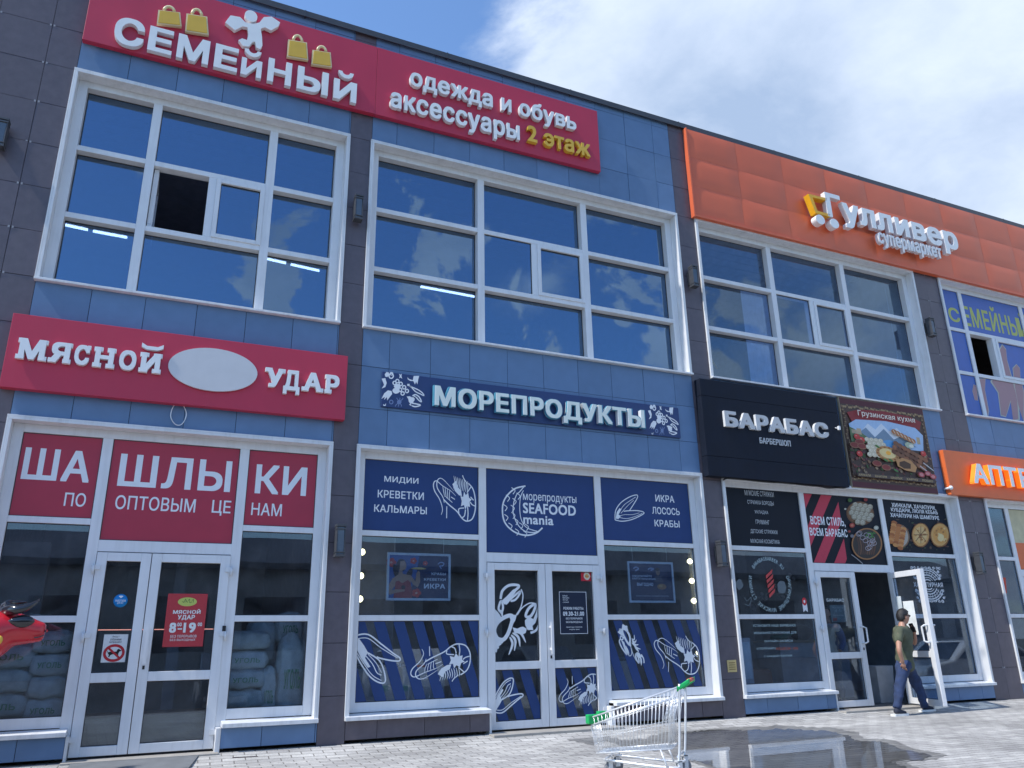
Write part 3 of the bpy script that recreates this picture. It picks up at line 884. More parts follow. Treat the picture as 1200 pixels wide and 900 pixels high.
mb = MB(); pr = [((r_.x - l_.x) / 2 * math.cos(2 * math.pi * k / 48) + cx_, (tp.z - bt.z) / 2 * math.sin(2 * math.pi * k / 48) + cz_) for k in range(48)]
mb.prism(pr, yo, -.121, 0); mb.build('oval_panel', M['ovalgrey'] if 'ovalgrey' in M else pbr('pale_oval', (.60, .60, .61), .5, var=.03), t, bevel=.01)
# wire loop hanging under it
mb = MB(); pts = [ZD(x, y, -.03) for x, y in ((588, 492), (575, 515), (572, 540), (585, 562), (603, 566), (617, 552), (624, 528), (614, 500), (608, 494))]
mb.tube(catmull(pts, 4), .006, 6)
tag(mb.build('wire_loop', M['steel']), 'thin pale wire loop hanging below the red meat sign', 'wire')

# --- seafood sign
yb = -.035
a = ZF(164, 245, yb); b = ZF(1161, 360, yb); z1_ = ZF(600, 240, yb).z; z0_ = ZF(600, 350, yb).z
t = board('seafood_sign', 'narrow navy sign with cream seafood lettering and white sea creature patterns at both ends', 'sign', a.x, b.x, z0_, z1_, yb, -.003, M['navy'])
mb = MB(); yl = -.13
text(mb, 'МОРЕПРОДУКТЫ', ZF(342, 311, yl), ZF(1042, 316, yl), .075, .034, 0, 1)
mb.build('lettering', [M['letterwarm'], M['letterside']], t, fix=False)
mb = MB(); text(mb, 'МОРЕПРОДУКТЫ', ZF(338, 312, yl) + Vector((0, .012, 0)), ZF(1046, 315, yl) + Vector((0, .012, 0)), .05, .058, 0, 0); mb.build('lettering_edge', M['teal'], t, fix=False)
ZO = Zoom(440, 425, 80 / 1108)
def creatures(conv):
    A = Art(conv, yb - .001); w = .018
    A.poly([(150, 190), (180, 150), (215, 160), (225, 200), (190, 235), (160, 225)], WHT); A.ring((255, 215), 35, 40, w, WHT); A.ring((260, 180), 22, 22, w * .7, WHT)
    A.poly([(380, 180), (405, 195), (430, 180), (420, 215), (435, 260), (405, 240), (385, 255), (395, 215)], WHT)
    A.poly([(515, 235), (545, 265), (605, 285), (620, 215), (710, 215), (695, 265), (680, 355), (660, 310), (640, 355), (615, 300), (560, 295), (525, 270)], WHT)
    A.poly([(100, 260), (160, 250), (182, 330), (160, 395), (100, 420), (140, 360), (120, 310)], WHT)
    A.disc((335, 455), 58, 48, WHT, wob=.06); A.disc((355, 390), 55, 45, WHT, wob=.1)
    for (x, y) in ((310, 330), (355, 300), (410, 345), (465, 400), (510, 460), (440, 500), (400, 440)): A.ring((x, y), 26, 28, w * .9, WHT)
    A.stroke([(515, 360), (600, 400), (690, 440), (760, 490), (785, 535), (730, 510), (650, 470), (580, 400)], w * .9, WHT, closed=True); A.poly([(515, 345), (555, 345), (550, 380), (515, 375)], WHT)
    A.poly([(95, 590), (140, 500), (200, 450), (260, 460), (270, 510), (230, 560), (190, 615), (185, 560), (140, 605), (150, 555)], WHT)
    A.disc((580, 610), 48, 60, WHT, wob=.2); A.poly([(505, 550), (560, 545), (600, 610), (550, 620)], WHT)
    A.stroke([(600, 540), (650, 520), (710, 560), (745, 635), (700, 610), (660, 560)], w, WHT); A.stroke([(590, 700), (650, 715), (730, 690), (660, 670), (600, 660)], w, WHT)
    for k in range(5): A.stroke([(620 - k * 18, 540 + k * 34), (655 - k * 18, 560 + k * 34)], w * .8, WHT)
    g = (.16, .22, .40)
    A.disc((385, 640), 36, 36, g, wob=.15); A.ring((255, 640), 28, 30, w * .8, g)
    for k in range(6): A.stroke([(385, 640), (330 + k * 22, 590 if k % 2 else 690), (320 + k * 24, 570 if k % 2 else 715)], w * .6, g)
    A.poly([(120, 670), (145, 690), (170, 660), (165, 700), (130, 705)], WHT)
    return A
creatures(ZO).build('printed_pattern', M['film_art'], t, fix=False)
dx = ZF(1055, 303, yb).x - ZF(165, 188, yb).x + .05
sc_ = (b.x - .02 - ZF(1053, 303, yb).x) / (ZO(800, 400, yb).x - ZO(90, 350, yb).x)
xr0 = ZF(1053, 303, yb).x; xl0 = ZO(90, 350, yb).x
def conv_r(x, y, yy):
    q = ZO(x, y, yy); return Vector((xr0 + (q.x - xl0) * sc_, yy, q.z))
creatures(conv_r).build('printed_pattern', M['film_art'], t, fix=False)

# --- barber shop sign
ZP = Zoom(800, 440, 1 / 6)
yb = -.15
a = ZP(150, 360, yb); b = ZP(1125, 470, yb); z1_ = ZP(600, 88, yb).z; z0_ = ZP(600, 738, yb).z
t = thing('barber_sign', 'large black sign box with white wide letters next to the food banner', 'sign', ((a.x + b.x) / 2, 0, z0_))
mb = MB(); s1 = z0_ + (z1_ - z0_) * .20; s2_ = z0_ + (z1_ - z0_) * .82
mb.box(a.x, b.x, yb, -.013, z0_, s1 - .002); mb.box(a.x, b.x, yb, -.013, s1 + .002, s2_ - .002); mb.box(a.x, b.x, yb, -.013, s2_ + .002, z1_)
mb.build('board', M['blackboard'], t, bevel=.004)
mb = MB(); yl = -.20
text(mb, 'БАРАБАС', ZP(303, 357, yl), ZP(1018, 336, yl), .05, .05, 0, 1)
mb.build('lettering', [M['greyletter'], M['letterside']], t)
mb = MB(); yl = -.165
text(mb, 'БАРБЕРШОП', ZP(545, 476, yl), ZP(757, 458, yl), .014, .02); mb.build('lettering', M['greyletter'], t)
mb = MB(); pts = [ZP(x, y, -.10) for x, y in ((285, 735), (320, 722), (400, 728), (520, 742), (640, 752), (700, 750), (830, 768), (960, 780), (1030, 792), (1120, 785))]
mb.tube(catmull(pts, 4), .012, 6); tag(mb.build('cable', M['leafy']), 'black cable sagging along the bottom edge of the barber sign', 'cable')

# --- Georgian cuisine banner
ZQ = Zoom(980, 460, 130 / 975)
yb = -.06
a = ZQ(80, 435, yb); b = ZQ(828, 520, yb); z1_ = ZQ(400, 93, yb).z; z0_ = ZQ(500, 862, yb).z
t = board('food_banner', 'square printed food banner with mountains, dumplings and kebabs', 'banner', a.x, b.x, z0_, z1_, yb, -.013, pbr('banner_edge', (.35, .28, .18), .6))
bw, bh = b.x - a.x, z1_ - z0_
# (u, v) of the banner, measured off the photograph
def bq(u, v, yy): return Vector((a.x + u * bw, yy, z1_ - v * bh))
A = Art(bq, yb - .001)
rnd = random.Random(5)
full = lambda u0, v0, u1, v1, c: A.poly([(u0, v0), (u1, v0), (u1, v1), (u0, v1)], c)
full(.004, .004, .996, .996, (.075, .045, .035))
full(.004, .004, .996, .07, (.09, .018, .026)); full(.004, .935, .996, .996, (.085, .018, .028))
tan = (.30, .21, .11)
for k in range(46):
    u = .02 + k * .0212
    A.disc((u, .095 + rnd.uniform(-.012, .012)), .012, .014, tan if k % 3 else (.2, .12, .07), 8)
    A.disc((u, .90 + rnd.uniform(-.012, .012)), .012, .011, tan if k % 2 else (.2, .12, .07), 8)
for k in range(34):
    v = .12 + k * .023
    for u in (.03, .97): A.disc((u + rnd.uniform(-.012, .012), v), .013, .010, (.22, .15, .085) if k % 2 else (.13, .08, .05), 8)
A.poly([(.06, .17), (.2, .12), (.5, .10), (.8, .12), (.94, .17), (.9, .27), (.5, .22), (.1, .27)], (.22, .025, .03))
A.poly([(.06, .30), (.15, .24), (.5, .215), (.85, .25), (.93, .33), (.9, .52), (.6, .58), (.3, .52), (.08, .46)], (.33, .47, .66))
for c, pts in (((.55, .62, .70), [(.15, .42), (.28, .27), (.36, .33), (.44, .25), (.52, .33), (.62, .28), (.75, .42)]), ((.16, .24, .33), [(.08, .45), (.25, .32), (.34, .42), (.46, .31), (.56, .42), (.68, .36), (.82, .48), (.4, .5)]), ((.11, .17, .08), [(.06, .33), (.18, .38), (.36, .5), (.06, .5)]), ((.10, .30, .55), [(.38, .46), (.5, .43), (.72, .48), (.7, .55), (.45, .54)])):
    A.poly(pts, c)
A.poly([(.08, .40), (.08, .36), (.14, .36), (.14, .34), (.19, .34), (.19, .41)], (.42, .33, .22)); A.poly([(.84, .44), (.84, .36), (.88, .36), (.88, .44)], (.40, .32, .2))
full(.02, .52, .98, .88, (.06, .035, .028))
for k in range(170):   # fruit, greens and spices between the dishes
    u = rnd.uniform(.03, .97); v = rnd.uniform(.5, .87)
    c = rnd.choice([(.16, .05, .04), (.10, .06, .04), (.20, .11, .06), (.045, .09, .03), (.13, .03, .05), (.26, .18, .11), (.05, .02, .04)])
    A.disc((u, v), rnd.uniform(.008, .025), rnd.uniform(.006, .018), c, 8, rnd.uniform(0, 3), .15)
for (u, v) in ((.12, .44), (.17, .47), (.88, .55), (.12, .63)): A.disc((u, v), .034, .032, (.50, .045, .04), 14); A.disc((u - .008, v - .008), .012, .009, (.62, .2, .16), 8)
for (u, v) in ((.14, .50), (.08, .54), (.16, .545), (.3, .72), (.40, .755)): A.disc((u, v), .055, .035, (.24, .10, .06), 14); A.disc((u, v - .002), .044, .026, (.20, .035, .03), 12)
for r_ in range(5):
    for k in range(4 - (r_ > 3)):
        u = .23 + k * .052 + (r_ % 2) * .025; v = .46 + r_ * .042
        A.disc((u, v), .030, .027, (.50, .46, .34), 12); A.disc((u - .004, v - .006), .018, .014, (.62, .58, .46), 9); A.disc((u, v - .008), .006, .005, (.38, .33, .22), 6)
A.disc((.44, .60), .135, .085, (.42, .22, .08), 22, .1); A.disc((.44, .595), .095, .055, (.66, .52, .24), 18, .1); A.disc((.45, .59), .03, .024, (.78, .38, .05), 10)
for k in range(14): A.disc((.44 + .118 * math.cos(k * .45), .60 + .072 * math.sin(k * .45)), .014, .009, (.25, .10, .03), 7)
for s_ in range(3):
    for k in range(8):
        A.disc((.56 + k * .046 - s_ * .02, .47 + k * .022 + s_ * .05), .036, .027, rnd.choice([(.17, .075, .04), (.12, .05, .028), (.24, .10, .05)]), 11, .4, .1)
A.stroke([(.85, .66), (.96, .74)], .02, (.45, .45, .46)); A.stroke([(.80, .70), (.93, .79)], .02, (.40, .40, .42))
for k in range(6): A.disc((.56 + k * .042, .335 + k * .017), .034, .03, (.36, .15, .06), 11, .5); A.stroke([(.55 + k * .042, .315 + k * .017), (.575 + k * .042, .36 + k * .017)], .018, (.62, .52, .40))
A.disc((.72, .47), .05, .035, (.36, .42, .3), 12, wob=.2); A.disc((.74, .48), .03, .02, (.6, .6, .52), 10)
A.poly([(.52, .66), (.60, .63), (.70, .65), (.76, .72), (.73, .78), (.62, .77), (.53, .73)], (.42, .22, .09)); A.poly([(.56, .68), (.62, .66), (.69, .69), (.68, .745), (.60, .75), (.55, .72)], (.07, .035, .02))
for (u, v) in ((.80, .80), (.88, .78), (.94, .81)): A.disc((u, v), .04, .03, (.33, .06, .07), 12); A.disc((u, v), .025, .018, (.5, .2, .2), 9)
for (u, v) in ((.40, .675), (.46, .67), (.50, .78), (.33, .53)): A.disc((u, v), .03, .012, (.06, .18, .05), 8, .5)
A.text('Грузинская кухня', (.165, .215), (.84, .135), (.68, .64, .55), .014)
full(.05, .845, .95, .885, (.07, .05, .045))
for k, w_ in enumerate(('ХИНКАЛИ', 'ХАЧАПУРИ', 'ШАШЛЫК', 'ХАРЧО', 'ЛОБИО')): A.text(w_, (.06 + k * .182, .877), (.06 + k * .182 + .135, .853), (.45, .34, .16), .01)
A.build('printed_picture', M['print'], t, fix=False)
# spotlight between barber sign and banner
mb = MB(); c = ZH(582, 290, -.24); mb.box(c.x - .022, c.x + .022, -.25, -.21, c.z - .035, c.z + .035); mb.tube([(c.x, -.21, c.z), (c.x, -.06, c.z + .06)], .01, 6)
tag(mb.build('camera_unit', M['white'], bevel=.006), 'small white security camera between black sign and food banner', 'camera')

# --- orange supermarket panelling with letters
yo = -.08
x0 = ZC(84, 300, yo).x; zlo, zhi = 8.375, 10.215
t = thing('supermarket_sign', 'huge padded orange sign panel with white rounded supermarket letters and yellow trolley mark', 'sign', (16, 0, zlo))
mb = MB(); pw = 1.136; ph = (zhi - zlo) / 3
for i in range(15):
    for j in range(3):
        vs = []; n1_, n2_ = 9, 7
        for q in range(n2_):
            for p in range(n1_):
                uu, vv = p / (n1_ - 1), q / (n2_ - 1)
                bul = (1 - abs(2 * uu - 1) ** 6) * (1 - abs(2 * vv - 1) ** 4)
                vs.append((x0 + (i + .004 + uu * .992) * pw, yo - .022 * bul * (.7 + .3 * math.sin(i * 2.1 + j)), zlo + (j + .004 + vv * .992) * ph))
        fs = [(q * n1_ + p, q * n1_ + p + 1, (q + 1) * n1_ + p + 1, (q + 1) * n1_ + p) for q in range(n2_ - 1) for p in range(n1_ - 1)]
        mb.add(vs, fs, 0, smooth=True)
mb.box(x0 + .002, x0 + 15 * pw, yo + .001, -.013, zlo + .002, zhi - .002, 0)
mb.box(x0 - .03, x0 + 15 * pw, yo - .03, -.013, zlo - .04, zlo - .002, 0)
mb.box(x0 - .03, x0 - .002, yo - .03, -.013, zlo, zhi, 0)
mb.build('padded_panel', M['orange'], t)
ZR = Zoom(920, 210, .23333)
yl = -.27
mb = MB(); text(mb, 'Гулливер', ZR(222, 217, yl), ZR(852, 247, yl), .10, .036, 0, 1); mb.build('lettering', [M['letter'], M['letterside']], t, bevel=.012)
mb = MB(); text(mb, 'супермаркет', ZR(478, 337, yl), ZR(782, 347, yl), .08, .03, 0, 1); mb.build('lettering', [M['letterside'], M['letterside']], t)
mb = MB(); q = lambda x, y: (ZR(x, y, yl).x, ZR(x, y, yl).z)
mb.prism([q(116, 73), q(212, 96), q(212, 108), q(138, 91), q(163, 158), q(226, 176), q(226, 190), q(154, 170)], yl, yl + .13)
for (x, y) in ((178, 202), (249, 222)):
    c = ZR(x, y, yl); mb.prism([(c.x + .115 * math.cos(k * math.pi / 14), c.z + .105 * math.sin(k * math.pi / 14)) for k in range(28)], yl, yl + .13, 1)
mb.build('trolley_mark', [pbr('amber_acrylic', (.80, .42, .02), .35), M['letter']], t)

# --- pharmacy sign
yb = -.12
a = ZH(943, 440, yb)
z1_ = ZH(932, 363, yb).z; z0_ = ZH(955, 512, yb).z
t = board('pharmacy_sign', 'orange pharmacy sign with white block letters over the rightmost shop', 'sign', a.x, 20.3, z0_, z1_, yb, -.013, M['orange2'])
mb = MB(); yl = -.24
A0 = ZH(1035, 474, yl); A1 = ZH(1213, 428, yl)
text(mb, 'АПТЕ', A0, A1, .1, .035, 0, 1)
k = (A1.x - A0.x) / 4.05
text(mb, 'КА', Vector((A1.x + .15, yl, A0.z)), Vector((A1.x + .15 + 2.1 * k, yl, A1.z)), .1, .035, 0, 1)
mb.build('lettering', [M['letter'], M['orangeside']], t)
mb = MB(); c = ZH(955, 490, -.16); mb.ball((c.x, c.y, c.z), .04); mb.tube([(c.x, c.y, c.z), (c.x, -.02, c.z)], .02, 8)
tag(mb.build('dome_camera', M['white']), 'little white ball camera at the lower left corner of the orange pharmacy sign', 'camera')

# ------------------------------------------------------------------ films and posters on the shop glass
YF = .1600
def film(name, label, cat, cell, mat, inset=0.0, group=None):
    x0, x1, z0, z1 = cell
    t = thing(name, label, cat, ((x0 + x1) / 2, YF, z0), group)
    mb = MB(); mb.box(x0 + inset, x1 - inset, YF, YF + .0035, z0 + inset, z1 - inset); mb.build('sheet', mat, t)
    return t
# meat shop
FL = .1585
for nm, lab, items in (('L', 'red window film with the letters ША and the word ПО', [('ША', (68, 746), (312, 656), .03), ('ПО', (212, 837), (291, 795), .012)]),
                       ('C', 'red window film with the letters ШЛЫ above the meat shop doors', [('ШЛЫ', (391, 769), (779, 688), .03), ('ОПТОВЫМ', (383, 847), (657, 814), .012), ('ЦЕ', (707, 868), (775, 820), .012)]),
                       ('R', 'red window film with the letters КИ and НАМ', [('КИ', (852, 794), (1030, 709), .03), ('НАМ', (840, 867), (945, 831), .012)])):
    t = film('window_film', lab, 'window film', PANES[0, nm, 2], M['redfilm'], group='red films over the meat shop windows')
    A = Art(ZD, FL)
    for s_, bl, tr, bo in items: A.text(s_, bl, tr, WHT, bo)
    A.build('lettering', M['film_art'], t, fix=False)
# opening hours poster, sticker, dog notice on its doors
YD = .1605
def sheet_thing(name, label, cat, conv, tl, br, col, yb=YD, mat='print', parts='printed_picture', draw=None):
    a_, b_ = conv(tl[0], tl[1], yb), conv(br[0], br[1], yb)
    x0, x1, z0, z1 = a_.x, b_.x, b_.z, a_.z
    t = thing(name, label, cat, ((x0 + x1) / 2, yb, z0))
    mb = MB(); mb.box(x0, x1, yb, yb + .003, z0, z1, 0, col); mb.build('sheet', M[mat], t)
    if draw:
        A = Art(lambda u, v, yy: Vector((x0 + u * (x1 - x0), yy, z1 - v * (z1 - z0))), yb - .0012)
        draw(A); A.build(parts, M[mat], t, fix=False)
    return t
ZK = Zoom(80, 620, 200 / 643)
def d1(A):
    A.disc((.5, .155), .24, .085, (.50, .55, .13), 24)
    for k in range(6): A.stroke([(.36 + .05 * k, .15 + .03 * math.sin(k * 2)), (.40 + .05 * k, .13 + .03 * math.cos(k * 3)), (.42 + .045 * k, .17)], .006, (.12, .18, .05))
    A.text('МЯСНОЙ', (.17, .385), (.86, .295), (.74, .74, .72), .04); A.text('УДАР', (.30, .505), (.73, .405), (.74, .74, .72), .04)
    A.text('8', (.12, .74), (.29, .55), (.74, .74, .72), .05); A.text('00', (.31, .62), (.42, .55), (.74, .74, .72), .03); A.text('-', (.33, .68), (.44, .655), (.74, .74, .72), .03)
    A.text('19', (.47, .74), (.78, .55), (.74, .74, .72), .05); A.text('00', (.82, .62), (.93, .55), (.74, .74, .72), .03)
    A.text('БЕЗ ПЕРЕРЫВОВ', (.17, .83), (.82, .78), (.70, .62, .60), .02); A.text('БЕЗ ВЫХОДНЫХ', (.17, .90), (.80, .85), (.70, .62, .60), .02)
sheet_thing('hours_poster', 'coral red opening hours poster of the meat shop on its right door pane', 'poster', ZK, (377, 243), (506, 442), (.46, .045, .055), draw=d1)
mb = MB(); c = ZK(197, 270, YD); mb.lathe([(0, 0), (.073, 0), (.073, .003), (0, .003)], (c.x, YD, c.z), 'y', 28, 0, (.01, .22, .55))
t = thing('round_sticker', 'round bright blue sticker on the left door pane of the meat shop', 'sticker', (c.x, YD, c.z - .073)); mb.build('disc', M['print'], t)
A = Art(lambda u, v, yy: Vector((c.x + u, yy, c.z + v)), YD - .001)
A.text('РАБОТАЕМ', (-.052, -.012), (.052, .012), WHT, .02); A.text('для вас', (-.03, -.036), (.03, -.016), WHT, .01); A.poly([(-.025, .05), (0, .028), (.025, .05), (.012, .055), (-.012, .055)], WHT)
A.build('lettering', M['print'], t, fix=False)
def d2(A):
    A.text('Вход с', (.36, .12), (.64, .045), (.05, .05, .06), .01); A.text('собаками', (.27, .22), (.73, .135), (.05, .05, .06), .01); A.text('запрещён!', (.24, .325), (.76, .235), (.05, .05, .06), .01)
    A.ring((.5, .67), .39, .27, .028, (.45, .02, .03), n=30)
    K = (.01, .01, .012)
    A.poly([(.26, .64), (.34, .62), (.60, .62), (.62, .55), (.69, .52), (.74, .56), (.80, .575), (.79, .60), (.72, .62), (.68, .70), (.70, .80), (.65, .80), (.61, .72), (.43, .72), (.36, .75), (.33, .81), (.28, .81), (.30, .73), (.27, .70), (.22, .62), (.2, .56)], K)
    A.stroke([(.24, .48), (.76, .86)], .022, (.45, .02, .03))
sheet_thing('dog_notice', 'white no dogs notice with crossed out dog on a meat shop door', 'notice', ZK, (136, 397), (213, 501), (.66, .68, .68), draw=d2)

# seafood shop
BL = 'navy films over the seafood shop windows'
t = film('window_film', 'navy window film with shrimp and words КРЕВЕТКИ, КАЛЬМАРЫ', 'window film', PANES[1, 'L', 2], M['bluefilm'], group=BL)
def shrimp(A, box, flip=False, vflip=False, w=.016, upto=1.0):
    x0, y0, x1, y1 = box
    def T(p):
        u = (p[0] - 545) / 420; v = (p[1] - 195) / 285
        if flip: u = 1 - u
        if vflip: v = 1 - v
        return (x0 + u * (x1 - x0), y0 + v * (y1 - y0))
    Sx = lambda pts, ww=1, closed=False, taper=False: A.stroke([T(p) for p in pts], w * ww, WHT, closed, True, taper)
    Sx([(625, 240), (637, 275), (610, 330), (560, 380), (548, 420), (575, 440), (640, 410), (720, 380), (770, 350)], 1, taper=True)
    Sx([(678, 220), (680, 290)], .8); Sx([(655, 310), (640, 345), (585, 400), (590, 445), (640, 450), (750, 380)], 1, taper=True)
    Sx([(650, 330), (700, 300), (780, 260), (830, 220), (875, 203), (930, 215), (960, 265), (962, 330), (940, 390), (895, 425)], 1.15)
    Sx([(800, 250), (800, 275), (850, 280)]); Sx([(830, 222), (855, 235), (865, 270)]); Sx([(885, 207), (890, 250), (885, 290)]); Sx([(962, 290), (930, 300), (912, 315)]); Sx([(945, 325), (915, 345)]); Sx([(920, 405), (880, 370)])
    A.poly([T(p) for p in [(820, 290), (850, 298), (862, 270), (880, 292), (910, 285), (905, 315), (925, 330), (900, 340), (890, 372), (868, 355), (850, 378), (842, 345), (815, 350), (828, 320)]], WHT)
    A.poly([T(p) for p in [(735, 420), (760, 380), (800, 355), (830, 350), (820, 385), (790, 400), (770, 440)]], WHT)
    for k in range(9): Sx([(745 + k * 17, 395 - k * 3), (760 + k * 16, 430 - k * 2), (748 + k * 17, 470 - k * 4)], .8, taper=True)
    for k in range(4): Sx([(660 + k * 16, 345 - k * 8), (645 + k * 20, 385 - k * 7), (640 + k * 24, 412 - k * 8)], .7, taper=True)
    Sx([(880, 425), (850, 450), (835, 472)], .9)
    Sx([(665, 350), (700, 330), (735, 312)], .6); Sx([(720, 345), (760, 330)], .8)
A = Art(ZF, FL)
for s_, bl, tr in (('МИДИИ', (172, 559), (287, 544)), ('КРЕВЕТКИ', (150, 608), (305, 592)), ('КАЛЬМАРЫ', (138, 656), (315, 641))): A.text(s_, bl, tr, WHT, .02)
shrimp(A, (336, 530, 478, 692), vflip=True, w=.015)
A.build('printed_pattern', M['film_art'], t, fix=False)
t = film('window_film', 'navy window film with round shell logo above the seafood shop doors', 'window film', PANES[1, 'C', 2], M['bluefilm'], group=BL)
A = Art(ZF, FL)
A.text('морепродукты', (637, 624), (815, 607), WHT, .008); A.text('SEAFOOD', (637, 661), (813, 636), WHT, .035); A.text('mania', (638, 697), (738, 672), WHT, .03)
A.stroke([(645, 570), (608, 580), (578, 610), (568, 645), (575, 690), (605, 722), (645, 735), (680, 728), (702, 710)], .022, WHT)
A.stroke([(640, 572), (625, 590), (615, 600), (605, 630), (605, 665), (620, 700), (645, 722), (680, 725), (700, 712)], .014, WHT)
A.stroke([(638, 585), (628, 610), (626, 650), (632, 685), (650, 710), (685, 722)], .012, WHT)
for k in range(7):
    a_ = 2.2 + k * .42
    for rr, dx_ in ((1.0, 0), (.72, 6)):
        cx_, cy_ = 640 + dx_ + 66 * rr * math.cos(a_), 652 - 80 * rr * math.sin(a_)
        A.stroke([(cx_ - 3, cy_ - 12), (cx_ + 9, cy_ - 2), (cx_ + 2, cy_ + 10)], .012, WHT)
A.build('printed_pattern', M['film_art'], t, fix=False)
t = film('window_film', 'navy window film with a mussel and the words ИКРА, ЛОСОСЬ', 'window film', PANES[1, 'R', 2], M['bluefilm'], group=BL)
def mussel(A, T, w=.014):
    Sx = lambda pts, ww=1, closed=False: A.stroke([T(*p) for p in pts], w * ww, WHT, closed)
    Sx([(0, .95), (.02, .6), (.2, .3), (.5, .08), (.75, .0), (.78, .1), (.65, .35), (.5, .6)]); Sx([(0, .95), (.25, 1), (.6, .93), (.95, .75), (1, .66), (.8, .6), (.5, .6), (.3, .62)])
    Sx([(.1, .75), (.3, .4), (.55, .2), (.72, .08)], .6); Sx([(.12, .85), (.4, .9), (.7, .82), (.95, .7)], .6); Sx([(.2, .7), (.45, .4), (.65, .2)], .5); Sx([(.15, .8), (.35, .75), (.6, .75), (.85, .68)], .5)
    A.poly([T(*p) for p in [(.02, .9), (.06, .65), (.16, .5), (.22, .55), (.12, .75), (.2, .8), (.12, .92)]], WHT)
A = Art(ZF, FL)
for s_, bl, tr in (('ИКРА', (1081, 622), (1142, 603)), ('ЛОСОСЬ', (1070, 663), (1160, 645)), ('КРАБЫ', (1078, 705), (1160, 687))): A.text(s_, bl, tr, WHT, .02)
mussel(A, lambda u, v: (945 + u * 96, 600 + v * 88))
A.build('printed_pattern', M['film_art'], t, fix=False)
# striped lower films
SB = (.022, .06, .21)
def clip_poly(pts, x0, x1, z0, z1):
    for ax, lim, sg in ((0, x0, 1), (0, x1, -1), (1, z0, 1), (1, z1, -1)):
        o_ = []
        for i in range(len(pts)):
            p, q = pts[i - 1], pts[i]
            dp, dq = (p[ax] - lim) * sg, (q[ax] - lim) * sg
            if (dp >= 0) != (dq >= 0):
                k = dp / (dp - dq); o_.append((p[0] + (q[0] - p[0]) * k, p[1] + (q[1] - p[1]) * k))
            if dq >= 0: o_.append(q)
        pts = o_
        if not pts: return pts
    return pts
def striped(label, cell, ph, draw, sw=.148, gap=.108, lean=.33):
    x0, x1, z0, z1 = cell
    t = thing('striped_film', label, 'window film', ((x0 + x1) / 2, YF, z0), 'striped navy films on the lower seafood panes')
    mb = MB(); h = z1 - z0; x = x0 - h * lean - ph
    while x < x1 + h * lean:
        q = clip_poly([(x, z1), (x + sw, z1), (x + sw + h * lean, z0), (x + h * lean, z0)], x0, x1, z0, z1)
        if len(q) > 2: mb.prism(q, YF, YF + .0035)
        x += sw + gap
    mb.build('stripes', M['bluefilm'], t)
    A = Art(ZG, FL); draw(A, cell); 
    # nothing of the drawing runs past the pane
    A.v = [(min(max(v[0], x0 + .004), x1 - .004), v[1], min(max(v[2], z0 + .004), z1 - .004)) for v in A.v]
    A.build('printed_pattern', M['film_art'], t, fix=False)
def mussel_open(A, T, w=.015):
    Sx = lambda pts, ww=1: A.stroke([T(*p) for p in pts], w * ww, WHT)
    Sx([(0, .05), (.3, .02), (.6, .22), (.85, .4), (1, .5), (.98, .56), (.8, .55), (.55, .5), (.5, .47)], 1.2)
    Sx([(.02, .12), (.3, .1), (.6, .3), (.95, .5)], .7)
    Sx([(0, .35), (.15, .62), (.35, .88), (.55, 1), (.68, .98), (.65, .75), (.55, .55), (.35, .42), (.25, .38)], 1.2)
    Sx([(.03, .35), (.2, .6), (.4, .85), (.6, .96)], .7); Sx([(.25, .45), (.4, .62), (.5, .8), (.6, .85)], .8); Sx([(.3, .42), (.48, .6), (.6, .8)], .6)
    A.poly([T(*p) for p in [(0, .1), (.12, .12), (.22, .25), (.3, .38), (.24, .5), (.36, .68), (.3, .7), (.15, .5), (0, .33)]], WHT)
